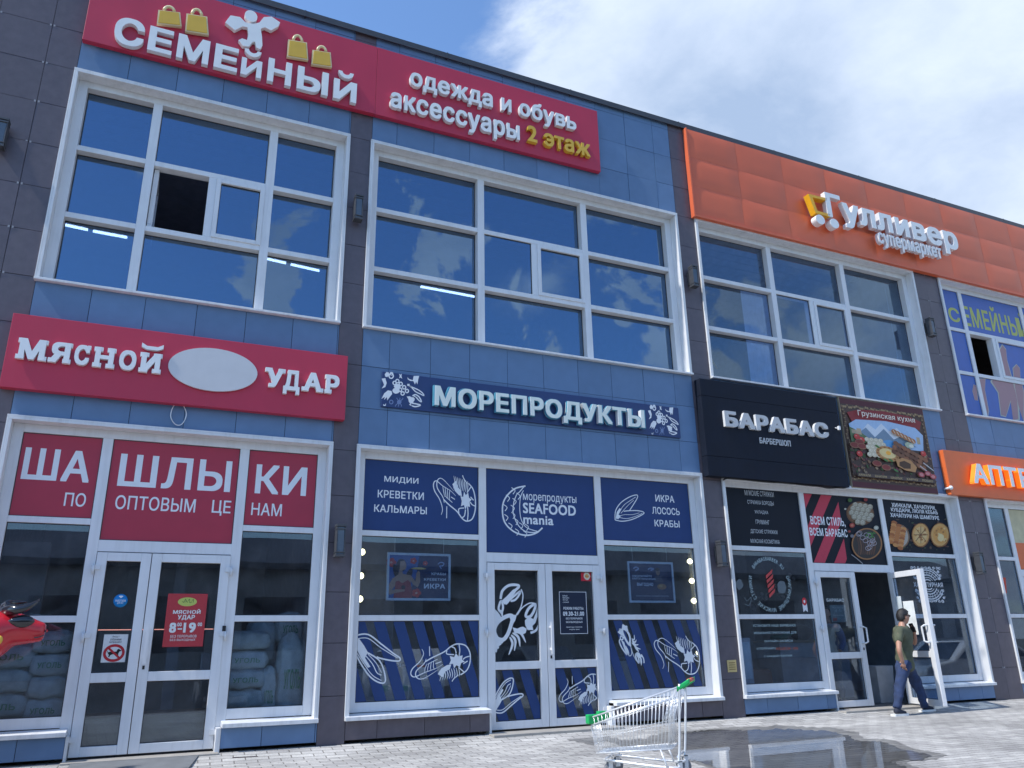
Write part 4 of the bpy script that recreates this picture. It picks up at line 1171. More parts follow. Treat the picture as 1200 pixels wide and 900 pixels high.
def lobster(A, T, w=.016):
    P_ = lambda pts: A.poly([T(*p) for p in pts], WHT)
    Sx = lambda pts, ww=1, c=False, tp=False: A.stroke([T(*p) for p in pts], w * ww, WHT, c, True, tp)
    Sx([(.04, .62), (.12, .50), (.3, .42), (.42, .42), (.40, .52), (.32, .68), (.22, .76), (.1, .74)], 2.2, True)
    P_([(.36, .44), (.43, .40), (.51, .40), (.48, .48), (.42, .55)])
    P_([(.05, .66), (.12, .72), (.22, .74), (.30, .66), (.26, .76), (.20, .82), (.1, .78)])
    for k in range(3): Sx([(.0 - k * .02, .66 + k * .05), (.1 - k * .02, .76 + k * .05), (.16 - k * .05, .84 + k * .05)], 1.8)
    # raised claw
    Sx([(.17, .17), (.21, .05), (.36, -.03), (.56, -.02), (.44, .07), (.36, .14), (.33, .2), (.27, .24)], 1.5)
    P_([(.2, .19), (.3, .13), (.42, .04), (.56, -.01), (.46, .1), (.38, .16), (.40, .18), (.33, .22), (.25, .25)])
    Sx([(.33, .2), (.45, .13), (.58, .06), (.56, .11), (.48, .18), (.38, .2)], 1.2)
    Sx([(.18, .2), (.14, .26), (.13, .32), (.19, .36), (.22, .3), (.21, .24)], 1.3, True); P_([(.12, .33), (.22, .33), (.22, .46), (.17, .38)])
    # reaching claw
    Sx([(.70, .42), (.74, .33), (.82, .27), (.90, .25), (.88, .33), (.80, .42)], 1.6, True)
    P_([(.68, .48), (.76, .43), (.86, .46), (.92, .36), (1.0, .28), (.96, .42), (.9, .52), (.84, .56), (.86, .62), (.74, .62), (.69, .55)])
    Sx([(.8, .66), (.92, .62), (1.0, .5)], 1.3)
    P_([(.42, .58), (.52, .6), (.58, .58), (.64, .57), (.72, .6), (.70, .66), (.62, .69), (.54, .67), (.46, .66)])
    for k in range(4): Sx([(.36 + k * .03, .72 - k * .03), (.42 + k * .06, .82 - k * .05), (.34 + k * .12, .98 - k * .06)], 1.5, tp=True)
    for k in range(5): Sx([(.2 - k * .04, .48 + k * .03), (.1 - k * .03, .38 + k * .02), (.0, .30 + k * .05)], 1.5, tp=True)
    Sx([(.50, .40), (.6, .28), (.64, .12), (.6, .03)], .7); Sx([(.52, .40), (.62, .30), (.78, .23), (.92, .24)], .7)
striped('striped navy film with open mussel and curled shrimp at the left window', PANES[1, 'L', 0], .0, lambda A, c: (mussel_open(A, lambda u, v: (68 + u * 146, 388 + v * 157)), shrimp(A, (248, 418, 440, 545), w=.014)))
c = PANES[1, 'R', 0]
striped('striped navy film with lobster and shrimp at the right window behind the trolley', c, .1, lambda A, c: (lobster(A, lambda u, v: (890 + v * 40 + (u * .9) * 85 + 8, 375 + u * 108 + (1 - v) * 40 - 20), w=.014), shrimp(A, (1026, 392, 1172, 522), vflip=True, w=.014)))
dl = (4.22 + .105, 5.097 - .105, .13, .765); dr = (5.105 + .105, 5.98 - .105, .13, .765)
striped('striped navy film with white mussel on the left seafood door', dl, .2, lambda A, c: mussel_open(A, lambda u, v: (512 + u * 95, 532 + (1 - v) * 112), w=.014))
striped('striped navy film with half a shrimp on the right seafood door', dr, .05, lambda A, c: shrimp(A, (722, 515, 858, 622), w=.013))
# big lobster on the left door
ZL = Zoom(565, 660, 150 / 1038)
t = thing('lobster_decal', 'large white lobster decal on the upper left seafood door pane', 'decal', (4.65, YF, .9))
A = Art(ZL, .1635)
lobster(A, lambda u, v: (84 + u * 385, 195 + v * 560), w=.024)
A.v = [(min(max(v[0], 4.33), 4.985), v[1], v[2]) for v in A.v]
A.build('printed_pattern', M['film_art'], t, fix=False)
def d3(A):
    W_ = (.70, .72, .74)
    for u0, v0, u1, v1 in ((0, .0, 1, .012), (0, .988, 1, 1), (0, .012, .018, .988), (.982, .012, 1, .988)): A.poly([(u0, v0), (u1, v0), (u1, v1), (u0, v1)], W_)
    for k, (s_, e) in enumerate((('ВАШ', .30), ('МАГАЗИН', .36), ('ВСЕГДА', .32), ('СВЕЖИЙ', .34))): A.text(s_, (.13, .115 + k * .05), (e, .085 + k * .05), W_, .02)
    A.text('РЕЖИМ РАБОТЫ:', (.14, .43), (.88, .365), W_, .03); A.text('09.30-21.00', (.12, .575), (.89, .475), W_, .045); A.text('БЕЗ ПЕРЕРЫВОВ', (.22, .66), (.82, .615), W_, .03); A.text('БЕЗ ВЫХОДНЫХ', (.22, .75), (.82, .70), W_, .03)
    A.text('приятных покупок', (.22, .86), (.80, .83), W_, .02); A.text('ждём вас', (.32, .91), (.70, .88), W_, .02)
sheet_thing('hours_plate', 'dark opening hours sheet with white outline on right seafood door', 'poster', ZL, (622, 230), (858, 572), (.012, .02, .045), yb=.1615, draw=d3)
def d4(A): A.disc((.5, .5), .28, .40, (.66, .62, .5), 12, wob=.08); A.disc((.5, .5), .17, .22, (.65, .40, .12), 10); A.text('СВЕЖЕ', (.32, .58), (.68, .44), (.5, .05, .05), .03)
sheet_thing('red_sticker', 'small red sticker with pale rosette in the corner of a seafood door', 'sticker', ZL, (800, 65), (898, 146), (.50, .02, .04), yb=.1615, draw=d4)
# hanging posters behind the seafood windows
def hung(label, conv, tl, br, draw):
    yy = .32
    a_, b_ = conv(tl[0], tl[1], yy), conv(br[0], br[1], yy); x0, x1, z0, z1 = a_.x, b_.x, b_.z, a_.z
    t = thing('hanging_poster', label, 'poster', ((x0 + x1) / 2, yy, z0))
    mb = MB(); frame_rect(mb, x0, x1, z0, z1, .03, yy - .012, yy + .012); mb.build('frame', M['alu'] if 'alu' in M else M.setdefault('alu', pbr('pale_alu_frame', (.62, .66, .68), .4)), t)
    mb = MB(); mb.box(x0 + .03, x1 - .03, yy, yy + .008, z0 + .03, z1 - .03, 0, (.012, .028, .09)); mb.build('sheet', M['print'], t)
    A = Art(lambda u, v, y_: Vector((x0 + .03 + u * (x1 - x0 - .06), y_, z1 - .03 - v * (z1 - z0 - .06))), yy - .001)
    draw(A); A.build('printed_picture', M['print'], t, fix=False)
    mb = MB()
    for x in (x0 + .1, x1 - .1): mb.tube([(x, yy, z1), (x, yy, 2.6)], .003, 5)
    mb.build('cord', M['steel'], t)
ZY = Zoom(420, 630, .125)
def d5(A):
    sk, hr_ = (.46, .27, .18), (.025, .02, .03)
    A.poly([(0, 0), (.5, 0), (.45, .5), (.3, 1), (0, 1)], (.05, .12, .32))
    for (u, v, r_) in ((.03, .18, .08), (.40, .13, .055), (.60, .18, .04), (.46, .88, .075)):
        for k in range(5): A.disc((u + r_ * .6 * math.cos(k * 1.26), v + r_ * .8 * math.sin(k * 1.26)), r_ * .5, r_ * .65, (.62, .06, .05), 9)
        A.disc((u, v), r_ * .3, r_ * .35, (.7, .35, .25), 8)
    A.disc((.20, .24), .085, .15, hr_, 14); A.disc((.12, .42), .045, .22, hr_, 12, -.2); A.disc((.32, .5), .05, .2, hr_, 12, .25)
    A.poly([(.18, .15), (.25, .13), (.275, .2), (.285, .26), (.27, .33), (.22, .36), (.225, .44), (.36, .47), (.44, .62), (.45, .42), (.49, .36), (.51, .40), (.52, .62), (.48, .75), (.40, .68), (.36, .6), (.36, .7), (.12, .7), (.10, .72), (.02, .9), (0, .9), (0, .7), (.06, .55), (.15, .46), (.17, .36)], sk)
    A.poly([(.11, .62), (.16, .60), (.22, .66), (.31, .58), (.36, .64), (.38, .8), (.39, 1), (.08, 1), (.10, .8)], (.36, .055, .06))
    A.poly([(0, .86), (.1, .80), (.26, .80), (.27, .84), (.12, .88), (.02, .93)], sk); A.disc((.24, .75), .035, .05, (.03, .03, .04), 9)
    A.disc((.49, .31), .13, .022, (.62, .40, .12), 16); A.disc((.49, .298), .10, .018, (.70, .52, .2), 14)
    A.text('КРАБЫ', (.71, .455), (.955, .395), WHT, .025); A.text('КРЕВЕТКИ', (.585, .59), (.955, .53), WHT, .025); A.text('ИКРА', (.585, .775), (.945, .66), WHT, .04)
    A.stroke([(.82, .2), (.86, .15), (.92, .17), (.9, .23), (.85, .24), (.88, .3)], .014, (.3, .4, .6))
hung('framed poster of a dark haired woman holding a tray behind the seafood window', ZY, (272, 138), (860, 592), d5)
ZZ = Zoom(700, 630, 150 / 675)
def d6(A):
    A.poly([(0, 0), (1, 0), (1, 1), (0, 1)], (.02, .035, .09))
    A.stroke([(.1, .14), (.16, .1), (.22, .14), (.14, .2)], .02, (.3, .36, .5)); A.stroke([(.44, .16), (.5, .12), (.58, .14), (.5, .18)], .02, (.3, .36, .5))
    A.disc((.67, .22), .05, .1, (.36, .22, .15), 12); A.poly([(.56, .5), (.6, .33), (.74, .33), (.78, .5)], (.10, .10, .13)); A.disc((.67, .15), .05, .05, (.03, .02, .02), 10)
    A.text('ОФОРМЛЯЙТЕ', (.06, .37), (.52, .30), WHT, .025); A.text('КАРТУ покупателя', (.06, .455), (.6, .385), WHT, .02); A.text('ВЫГОДНО', (.16, .62), (.54, .52), WHT, .035)
    A.disc((.74, .62), .11, .08, (.35, .16, .07), 14); A.disc((.72, .60), .05, .035, (.5, .3, .12), 10)
    A.text('копите баллы с каждой покупки', (.12, .90), (.88, .85), (.4, .45, .5), .01)
hung('framed dark loyalty card poster with small portrait behind the right seafood window', ZZ, (156, 124), (412, 344), d6)

# barber shop and cuisine films
ZV = Zoom(840, 560, 1 / 7.5); ZW = Zoom(930, 570, 1 / 6)
GR = 'printed films over the barber shop windows'
t = film('window_film', 'black window film listing six barber services in small white capitals', 'window film', PANES[2, 'L', 2], M['blackfilm'], group=GR)
A = Art(ZV, FL)
for s_, bl, tr in (('МУЖСКИЕ СТРИЖКИ', (247, 152), (496, 126)), ('СТРИЖКА БОРОДЫ', (271, 234), (497, 209)), ('УКЛАДКА', (335, 317), (449, 291)), ('ГРУМИНГ', (344, 405), (460, 374)), ('ДЕТСКИЕ СТРИЖКИ', (299, 490), (530, 462)), ('МУЖСКАЯ КОСМЕТИКА', (299, 570), (550, 547))):
    A.text(s_, bl, tr, (.55, .58, .60), .0)
A.build('lettering', M['film_art'], t, fix=False)
cell = PANES[2, 'C', 2]
t = film('window_film', 'black window film with slanted red stripes and two dishes of food', 'window film', cell, M['blackfilm'], group=GR)
A = Art(ZW, FL); RD = (.50, .045, .08)
x0, x1, z0, z1 = cell; xm = x0 + .46 * (x1 - x0)
def wpoly(pts, col):
    yy = A._y()
    A.add([(p[0], yy, p[1]) for p in pts], [tuple(range(len(pts)))], 0, col)
H_ = z1 - z0
for k in range(-3, 5):
    o = x0 - .42 + k * .46
    q = clip_poly([(o, z0), (o + .25, z0), (o + .25 + H_ * .72, z1), (o + H_ * .72, z1)], x0, xm, z0, z1)
    if len(q) > 2: wpoly(q, RD)
A.text('ВСЕМ СТИЛЬ,', (123, 275), (357, 222), WHT, .03); A.text('ВСЕМ БАРАБАС', (117, 345), (374, 303), WHT, .03)
rnd = random.Random(11)
wd = (.13, .06, .03)
A.disc((468, 190), 98, 84, wd, 26, .15); A.disc((468, 186), 90, 76, (.20, .10, .05), 26, .15)
for r_ in range(5):
    for k in range(5):
        u = 400 + k * 34 + (r_ % 2) * 14 + r_ * 3; v = 125 + r_ * 30 + k * 5
        if (u - 468) ** 2 / 84 ** 2 + (v - 186) ** 2 / 72 ** 2 > 1: continue
        A.disc((u, v), 21, 20, (.30, .27, .20), 12); A.disc((u - 1, v - 3), 15, 13, (.46, .43, .33), 10); A.disc((u, v - 10), 6, 8, (.55, .52, .42), 7)
        for q in range(4): A.stroke([(u + 15 * math.cos(q * 1.6), v + 13 * math.sin(q * 1.6)), (u, v - 8)], .006, (.26, .22, .15))
A.disc((510, 405), 108, 112, (.30, .14, .055), 30, .1); A.disc((510, 405), 98, 102, (.035, .03, .028), 30, .1)
for k in range(8): A.stroke([(440 + k * 18, 350 + (k % 3) * 14), (455 + k * 16, 425), (450 + k * 15, 480)], .03, rnd.choice([(.11, .05, .03), (.08, .04, .03), (.14, .07, .04)]))
for k in range(14): A.ring((rnd.uniform(450, 575), rnd.uniform(325, 450)), 17, 15, .010, (.36, .33, .36))
for k in range(9): A.disc((535 + rnd.uniform(-30, 30), 345 + rnd.uniform(-22, 40)), 12, 6, (.05, .16, .04), 7, rnd.uniform(0, 3))
for (u, v, r_, c) in ((405, 275, 20, (.30, .04, .03)), (405, 275, 11, (.5, .16, .1)), (574, 292, 18, (.40, .40, .33)), (574, 292, 9, (.55, .55, .45)), (390, 98, 16, (.05, .12, .03)), (500, 95, 14, (.25, .03, .03)), (357, 160, 8, (.5, .48, .4)), (385, 318, 10, (.3, .05, .04)), (405, 350, 14, (.16, .16, .18))): A.disc((u, v), r_, r_ * .85, c, 10)
A.stroke([(400, 480), (440, 510), (480, 545)], .018, (.25, .25, .26))
A.build('printed_picture', M['print'], t, fix=False)
t = film('window_film', 'dark window film with bread skewers and two round pies under the cuisine banner', 'window film', PANES[2, 'R', 2], M['blackfilm'], group=GR)
A = Art(ZW, FL)
for s_, bl, tr in (('ХИНКАЛИ, ХАЧАПУРИ,', (693, 148), (996, 138)), ('КУБДАРИ, ЛЮЛЯ КЕБАБ', (688, 180), (1010, 172)), ('ХАЧАПУРИ НА ШАМПУРЕ', (683, 214), (1020, 209))): A.text(s_, bl, tr, WHT, .03)
for k in range(60):
    A.disc((rnd.uniform(690, 1085), rnd.uniform(225, 450)), rnd.uniform(4, 13), rnd.uniform(3, 10), rnd.choice([(.05, .03, .03), (.07, .02, .02), (.03, .05, .025), (.08, .05, .04)]), 8)
A.disc((745, 350), 68, 84, (.20, .12, .07), 20, -.2); A.disc((745, 350), 58, 74, (.40, .36, .3), 20, -.2)
for k in range(3):
    for q in range(9): A.disc((705 + k * 33 - q * 3, 255 + k * 22 + q * 17), 21, 13, rnd.choice([(.45, .17, .05), (.55, .25, .08), (.34, .11, .035)]), 10, .3)
for cx_, rx_ in ((890, 60), (1024, 64)):
    A.disc((cx_, 343), rx_ + 4, 86, (.24, .10, .035), 28, wob=.02); A.disc((cx_, 341), rx_ - 3, 78, (.58, .33, .11), 28, wob=.02); A.disc((cx_, 341), rx_ - 16, 60, (.62, .42, .18) if cx_ < 900 else (.60, .30, .08), 24, wob=.04)
    for k in range(22): A.disc((cx_ + rnd.uniform(-38, 38), 341 + rnd.uniform(-48, 48)), 8, 7, rnd.choice([(.36, .16, .05), (.66, .48, .22), (.5, .25, .07)]), 8)
    if cx_ < 900:
        for k in range(4): A.stroke([(cx_ + 50 * math.cos(k * .785), 341 + 62 * math.sin(k * .785)), (cx_ - 50 * math.cos(k * .785), 341 - 62 * math.sin(k * .785))], .012, (.16, .07, .03))
    else: A.disc((cx_ + 5, 360), 22, 26, (.68, .55, .28), 14, wob=.15)
A.build('printed_picture', M['print'], t, fix=False)
# ring lettering
def ringtext(A, body, c, r_, a0, a1, size, col):
    n = len(body)
    for k, ch in enumerate(body):
        if ch == ' ': continue
        a_ = a0 + (a1 - a0) * (k + .5) / n
        flat, tris, _e = glyph(ch, .0)
        w = max(p.x for p in flat) + min(p.x for p in flat)
        rot = a_ - math.pi / 2
        px_, pz_ = c[0] + r_ * math.cos(a_), c[1] + r_ * math.sin(a_)
        yy = A._y(); vv = []
        for p in flat:
            u, q = (p.x - w / 2) * size * .8, (p.y - .36) * size
            vv.append((px_ + u * math.cos(rot) - q * math.sin(rot), yy, pz_ + u * math.sin(rot) + q * math.cos(rot)))
        A.add(vv, tris, 0, col)
ZX = Zoom(850, 640, .2)
cc = ZX(262, 222, FL); rr = (ZX(378, 228, FL).x - ZX(148, 215, FL).x) / 2
t = thing('barber_decal', 'round white lettering decal with red barber pole stripes on left barber window', 'decal', (cc.x, FL, cc.z - rr))
A = Art(ZX, FL); TC = (.42, .55, .58)
ringtext(A, 'BARABASBARBER.RU', (cc.x, cc.z), rr, R(142), R(38), .088, TC)
ringtext(A, 'ОРИГИНАЛЬНЫЕ МУЖСКИЕ СТРИЖКИ', (cc.x, cc.z), rr, R(20), R(-198), .088, TC)
for k in range(5): A.poly([(235 + k * 5, 172 + k * 28), (275 + k * 4, 135 + k * 28), (272 + k * 4, 158 + k * 28), (238 + k * 5, 192 + k * 28)], (.50, .05, .05))
A.disc((330, 240), 26, 36, (.10, .13, .15), 14, wob=.15); A.disc((80, 225), 22, 30, (.10, .13, .15), 14, wob=.15)
A.stroke([(110, 300), (125, 320), (150, 300), (140, 345), (110, 340)], .012, (.12, .16, .18))
A.build('lettering', M['film_art'], t, fix=False)
def d7(A): A.disc((.5, .3), .5, .24, (.6, .05, .06), 16); A.disc((.5, .3), .22, .11, (.8, .8, .8), 12); A.poly([(.05, .45), (.95, .45), (.95, 1), (.5, .86), (.05, 1)], (.72, .72, .74))
def d7b(A): A.poly([(.0, .42), (1, .42), (1, 1), (.5, .86), (0, 1)], (.70, .71, .73)); A.disc((.5, .28), .5, .27, (.55, .03, .04), 18); A.disc((.5, .28), .2, .11, (.75, .75, .76), 12)
a_ = ZX(448, 300, FL); b_ = ZX(486, 387, FL)
t = thing('rosette_sticker', 'white ribbon sticker with red round head on barber window', 'sticker', ((a_.x + b_.x) / 2, FL, b_.z))
A = Art(lambda u, v, y_: Vector((a_.x + u * (b_.x - a_.x), y_, a_.z - v * (a_.z - b_.z))), .1640); d7b(A); A.build('printed_picture', M['print'], t, fix=False)
t = thing('app_notice', 'five lines of white barber lettering on the lower left barber window', 'decal', (9.2, FL, .9))
A = Art(ZX, .1640)
for s_, bl, tr, c in (('УСТАНОВИТЕ НАШЕ ФИРМЕННОЕ', (162, 474), (412, 456), TC), ('МОБИЛЬНОЕ ПРИЛОЖЕНИЕ ДЛЯ', (168, 518), (415, 499), TC), ('ОНЛАЙН-ЗАПИСИ', (230, 563), (393, 544), TC), ('И ПОЛУЧАЙТЕ', (185, 607), (295, 589), TC), ('КЕШБЭК 10%', (300, 609), (425, 590), (.42, .09, .05)), ('С КАЖДОЙ ПОКУПКИ', (228, 653), (388, 633), TC)):
    A.text(s_, bl, tr, c, .006)
A.build('lettering', M['film_art'], t, fix=False)
def d8(A):
    A.text('БАРАБАС', (.02, .12), (.98, .02), (.5, .55, .55), .05)
t = sheet_thing('price_sheet', 'grey green sheet inside left barber door pane', 'notice', ZX, (610, 345), (715, 445), (.16, .20, .19), yb=.1760, draw=lambda A: (A.text('ЧАСЫ РАБОТЫ', (.15, .2), (.85, .1), (.4, .45, .42), .02), A.text('10 - 21', (.3, .4), (.7, .25), (.4, .45, .42), .02), A.poly([(.1, .75), (.35, .75), (.35, .92), (.1, .92)], (.35, .05, .05)), A.text('без выходных', (.15, .65), (.85, .55), (.4, .45, .42), .01)))
t = thing('door_lettering', 'short white lettering across the left barber door pane', 'decal', (10.55, FL, 1.3))
A = Art(ZX, .1615); A.text('БАРАБАС', (595, 325), (694, 307), (.5, .56, .58), .03); A.build('lettering', M['film_art'], t, fix=False)
# ornament decal on the right cuisine window
ZM = Zoom(1040, 640, 120 / 1080)
a_ = ZM(262, 215, .1640); b_ = ZM(608, 600, .1640)
xa, xb_, za, zb3 = ZM(250, 300, .164).x, ZM(592, 420, .164).x, ZM(420, 220, .164).z, ZM(420, 592, .164).z
t = thing('ornament_decal', 'square white ornament decal with cuisine name on the right window', 'decal', ((xa + xb_) / 2, .164, zb3))
A = Art(lambda u, v, y_: Vector((xa + u * (xb_ - xa), y_, za + v * (zb3 - za))), .1640); OC = (.52, .55, .58)
A.text('ХАЧАПУРНАЯ', (.02, .57), (.98, .44), OC, .04)
for rad in (.14, .20, .27, .34, .41, .47):
    for s_ in (0, math.pi):
        pts = [(.5 + rad * math.cos(s_ + q) * 1.02, .5 - rad * math.sin(s_ + q) * (1.0)) for q in [math.pi * (.13 + .74 * k / 12) for k in range(13)]]
        pts = [p for p in pts if abs(p[1] - .5) > .09]
        if len(pts) > 2: A.stroke(pts, .022 if rad not in (.2, .34) else .012, OC)
for k in range(24):
    q = 2 * math.pi * k / 24
    p0_, p1_ = (.5 + .28 * math.cos(q), .5 + .28 * math.sin(q)), (.5 + .46 * math.cos(q + .1), .5 + .46 * math.sin(q + .1))
    if abs(p0_[1] - .5) > .1 and abs(p1_[1] - .5) > .1: A.stroke([p0_, p1_], .012, OC)
for u in (0.03, .97):
    for v in (.03, .13, .23, .33, .67, .77, .87, .97): A.disc((u + (.06 if u < .5 else -.06) * (v * 10 % 2), v), .05, .04, OC, 8, wob=.3); A.disc((u, v), .02, .015, (.1, .1, .1), 6)
for u in (.14, .25, .38, .5, .62, .75, .86):
    for v in (.03, .97): A.disc((u, v), .045, .04, OC, 8, wob=.3); A.disc((u, v), .018, .018, (.1, .1, .1), 6)
A.build('printed_pattern', M['film_art'], t, fix=False)

# family film on the upper right window
ZU = Zoom(1080, 320, 120 / 386)
M['familyfilm'] = pbr('royal_blue_film', (.045, .12, .42), .4, var=.06)
xl, xr = BAYS[3]; xl += .004; xr -= .02
cols = [(xl + .145, V1[3] - .056), (V1[3] + .056, V2[3] - .056), (V2[3] + .056, xr - .145)]
rows = [(WB + .115, H2 - .037), (H2 + .037, H1 - .037), (H1 + .037, WT - .125)]
t = thing('family_film', 'blue upper window film with yellow green letters and pink family silhouettes', 'window film', (17.4, YF, rows[0][0]))
mb = MB()
for j, (a_, b_) in enumerate(cols):
    for k, (c_, d_) in enumerate(rows):
        if j == 1 and k == 1: mb.box(MULL[3] + .112, b_ - .062, YF, YF + .003, c_ + .062, d_ - .062)
        else: mb.box(a_ + .003, b_ - .003, YF, YF + .003, c_ + .003, d_ - .003)
mb.build('sheet', M['familyfilm'], t)
A = Art(ZU, FL); YG = (.42, .46, .10)
A.text('С', (107, 180), (137, 135), YG, .03); A.text('ЕМЕЙНЫ', (165, 197), (352, 148), YG, .03); A.text('Й', (372, 238), (398, 160), YG, .03)
SK = (.36, .20, .22)
def clipped(pts, x0, x1, z0, z1, col):
    q = [A.pt(p) for p in pts]; q = clip_poly([(p.x, p.z) for p in q], x0, x1, z0, z1)
    if len(q) > 2:
        yy = A._y(); A.add([(p[0], yy, p[1]) for p in q], [tuple(range(len(q)))], 0, col)
sil = [[(295, 290), (305, 272), (318, 290), (322, 330), (335, 380), (360, 470), (365, 550), (345, 555), (335, 480), (318, 540), (300, 535), (290, 450), (265, 410), (285, 360)],
       [(345, 360), (358, 345), (370, 360), (372, 400), (385, 450), (384, 560), (365, 500), (352, 430)],
       [(215, 400), (240, 400), (238, 440), (252, 520), (248, 548), (232, 545), (225, 470), (215, 440)], [(196, 420), (206, 425), (212, 480), (200, 478), (192, 445)]]
for poly in sil:
    cx_ = sum(p[0] for p in poly) / len(poly); cy_ = sum(p[1] for p in poly) / len(poly)
    big = [(cx_ + (p[0] - cx_) * 1.12, cy_ + (p[1] - cy_) * 1.03) for p in poly]
    for j, (a_, b_) in enumerate(cols):
        for k, (c_, d_) in enumerate(rows[:2]):
            x0_, x1_ = (MULL[3] + .115, b_ - .065) if (j == 1 and k == 1) else (a_ + .003, b_ - .003)
            clipped(big, x0_, x1_, c_ + .004, d_ - .004, (.42, .44, .36)); clipped(poly, x0_, x1_, c_ + .004, d_ - .004, SK)
A.build('printed_pattern', M['film_art'], t, fix=False)
# pharmacy lower film
c = PANES[3, 'C', 2]
x0, x1, z0, z1 = c
t = film('pharmacy_film', 'cream and orange film over the pharmacy door at right edge', 'window film', c, pbr('cream_film', (.50, .46, .28), .4))
mb = MB(); mb.box(x0 + .002, x1 - .002, YF - .002, YF - .0002, z0 + .002, z0 + .52); mb.build('printed_pattern', M['orange2'], t)
c = PANES[3, 'L', 1]
t = thing('red_badge', 'red square badge on the pharmacy side window', 'sticker', (c[0] + .2, YF, 1.8))
A = Art(Zoom(1080, 500, .4), .1640)
A.poly([(232, 442), (246, 442), (250, 488), (234, 488)], (.55, .06, .03)); A.ring((239, 465), 3.5, 9, .012, (.05, .01, .01)); A.build('printed_picture', M['print'], t, fix=False)
# ------------------------------------------------------------------ wall lamps
def wall_lamp(c, label):
    t = thing('wall_lamp', label, 'wall lamp', (c.x, -.0, c.z - .2), 'up and down wall lamps on the brown pillars')
    mb = MB(); mb.box(c.x - .05, c.x + .05, -.03, 0, c.z - .12, c.z + .12); mb.box(c.x - .03, c.x + .03, -.055, -.03, c.z - .05, c.z + .05); mb.build('bracket', M['lampbody'], t, bevel=.004)
    mb = MB()
    for z0, z1 in ((-.2, -.172), (-.15, -.135), (.135, .15), (.172, .2)): mb.box(c.x - .062, c.x + .062, -.185, -.056, c.z + z0, c.z + z1)
    for x in (-.056, .045): mb.box(c.x + x, c.x + x + .011, -.18, -.06, c.z - .2, c.z + .2)
    mb.box(c.x - .05, c.x + .05, -.07, -.0555, c.z - .19, c.z + .19)
    mb.build('cage', M['lampbody'], t, bevel=.003)
    mb = MB(); mb.box(c.x - .044, c.x + .044, -.17, -.072, c.z - .17, c.z + .17); mb.build('lamp_glass', M['lampglass'], t, bevel=.006)
    return t
Lp = [(P(2, 158, -.1), 'grey wall lamp at the left picture edge beside the upper corner window'),
      (P(419.5, 245, -.1), 'grey wall lamp on the slim pillar between the two upper blue windows'),
      (P(812, 325, -.1), 'grey wall lamp on upper pillar left of the window under orange panel'),
      (P(1090, 384, -.1), 'grey wall lamp on upper pillar beside the window with family film'),
      (P(398, 634, -.1), 'grey wall lamp on the pillar between the meat and seafood shops'),
      (P(845, 649, -.1), 'grey wall lamp on the pillar between seafood and barber shops'),
      (P(1147, 660, -.1), 'grey wall lamp on the pillar under the pharmacy sign')]
first = None
for c, lab in Lp:
    if first is None: first = wall_lamp(c, lab); c0 = c
    else: copy_tree(first, c - c0)['label'] = lab
c = P(858, 780.5, -.012)
t = thing('notice_plate', 'small brass notice plate low on the pillar beside the barber window', 'plate', (c.x, -.012, c.z - .08))
mb = MB(); mb.box(c.x - .085, c.x + .085, -.012, -.002, c.z - .085, c.z + .085); mb.build('plate', M['brass'], t, bevel=.003)
A = Art(lambda u, v, yy: Vector((c.x + u, yy, c.z + v)), -.0135)
for k in range(4): A.poly([(-.06, .05 - k * .03), (.06, .05 - k * .03), (.06, .04 - k * .03), (-.06, .04 - k * .03)], (.16, .10, .03))
A.build('engraving', M['print'], t, fix=False)
# door bell push
c = P(262.5, 739, .10)
mb = MB(); mb.box(c.x - .02, c.x + .02, .108, .13, c.z - .055, c.z + .055); tag(mb.build('bell_push', M['blackplastic'], bevel=.004), 'small black bell push on the white frame right of the meat shop doors', 'doorbell')
# broken edge of a brown tile lying by the step
c = G(287, 889, -.045)
mb = MB(); mb.hexa([(c.x - .14, c.y - .03, -.058), (c.x - .13, c.y - .03, -.022), (c.x - .14, c.y + .03, -.058), (c.x - .13, c.y + .02, -.022), (c.x + .14, c.y - .05, -.058), (c.x + .13, c.y - .05, -.026), (c.x + .14, c.y + .01, -.058), (c.x + .13, c.y + .0, -.026)])
tag(mb.build('tile_offcut', M['browntile'] if 'browntile' in M else pbr('brown_offcut', (.085, .07, .07), .6), bevel=.004), 'flat brown tile offcut lying on the pavers by the step', 'debris')

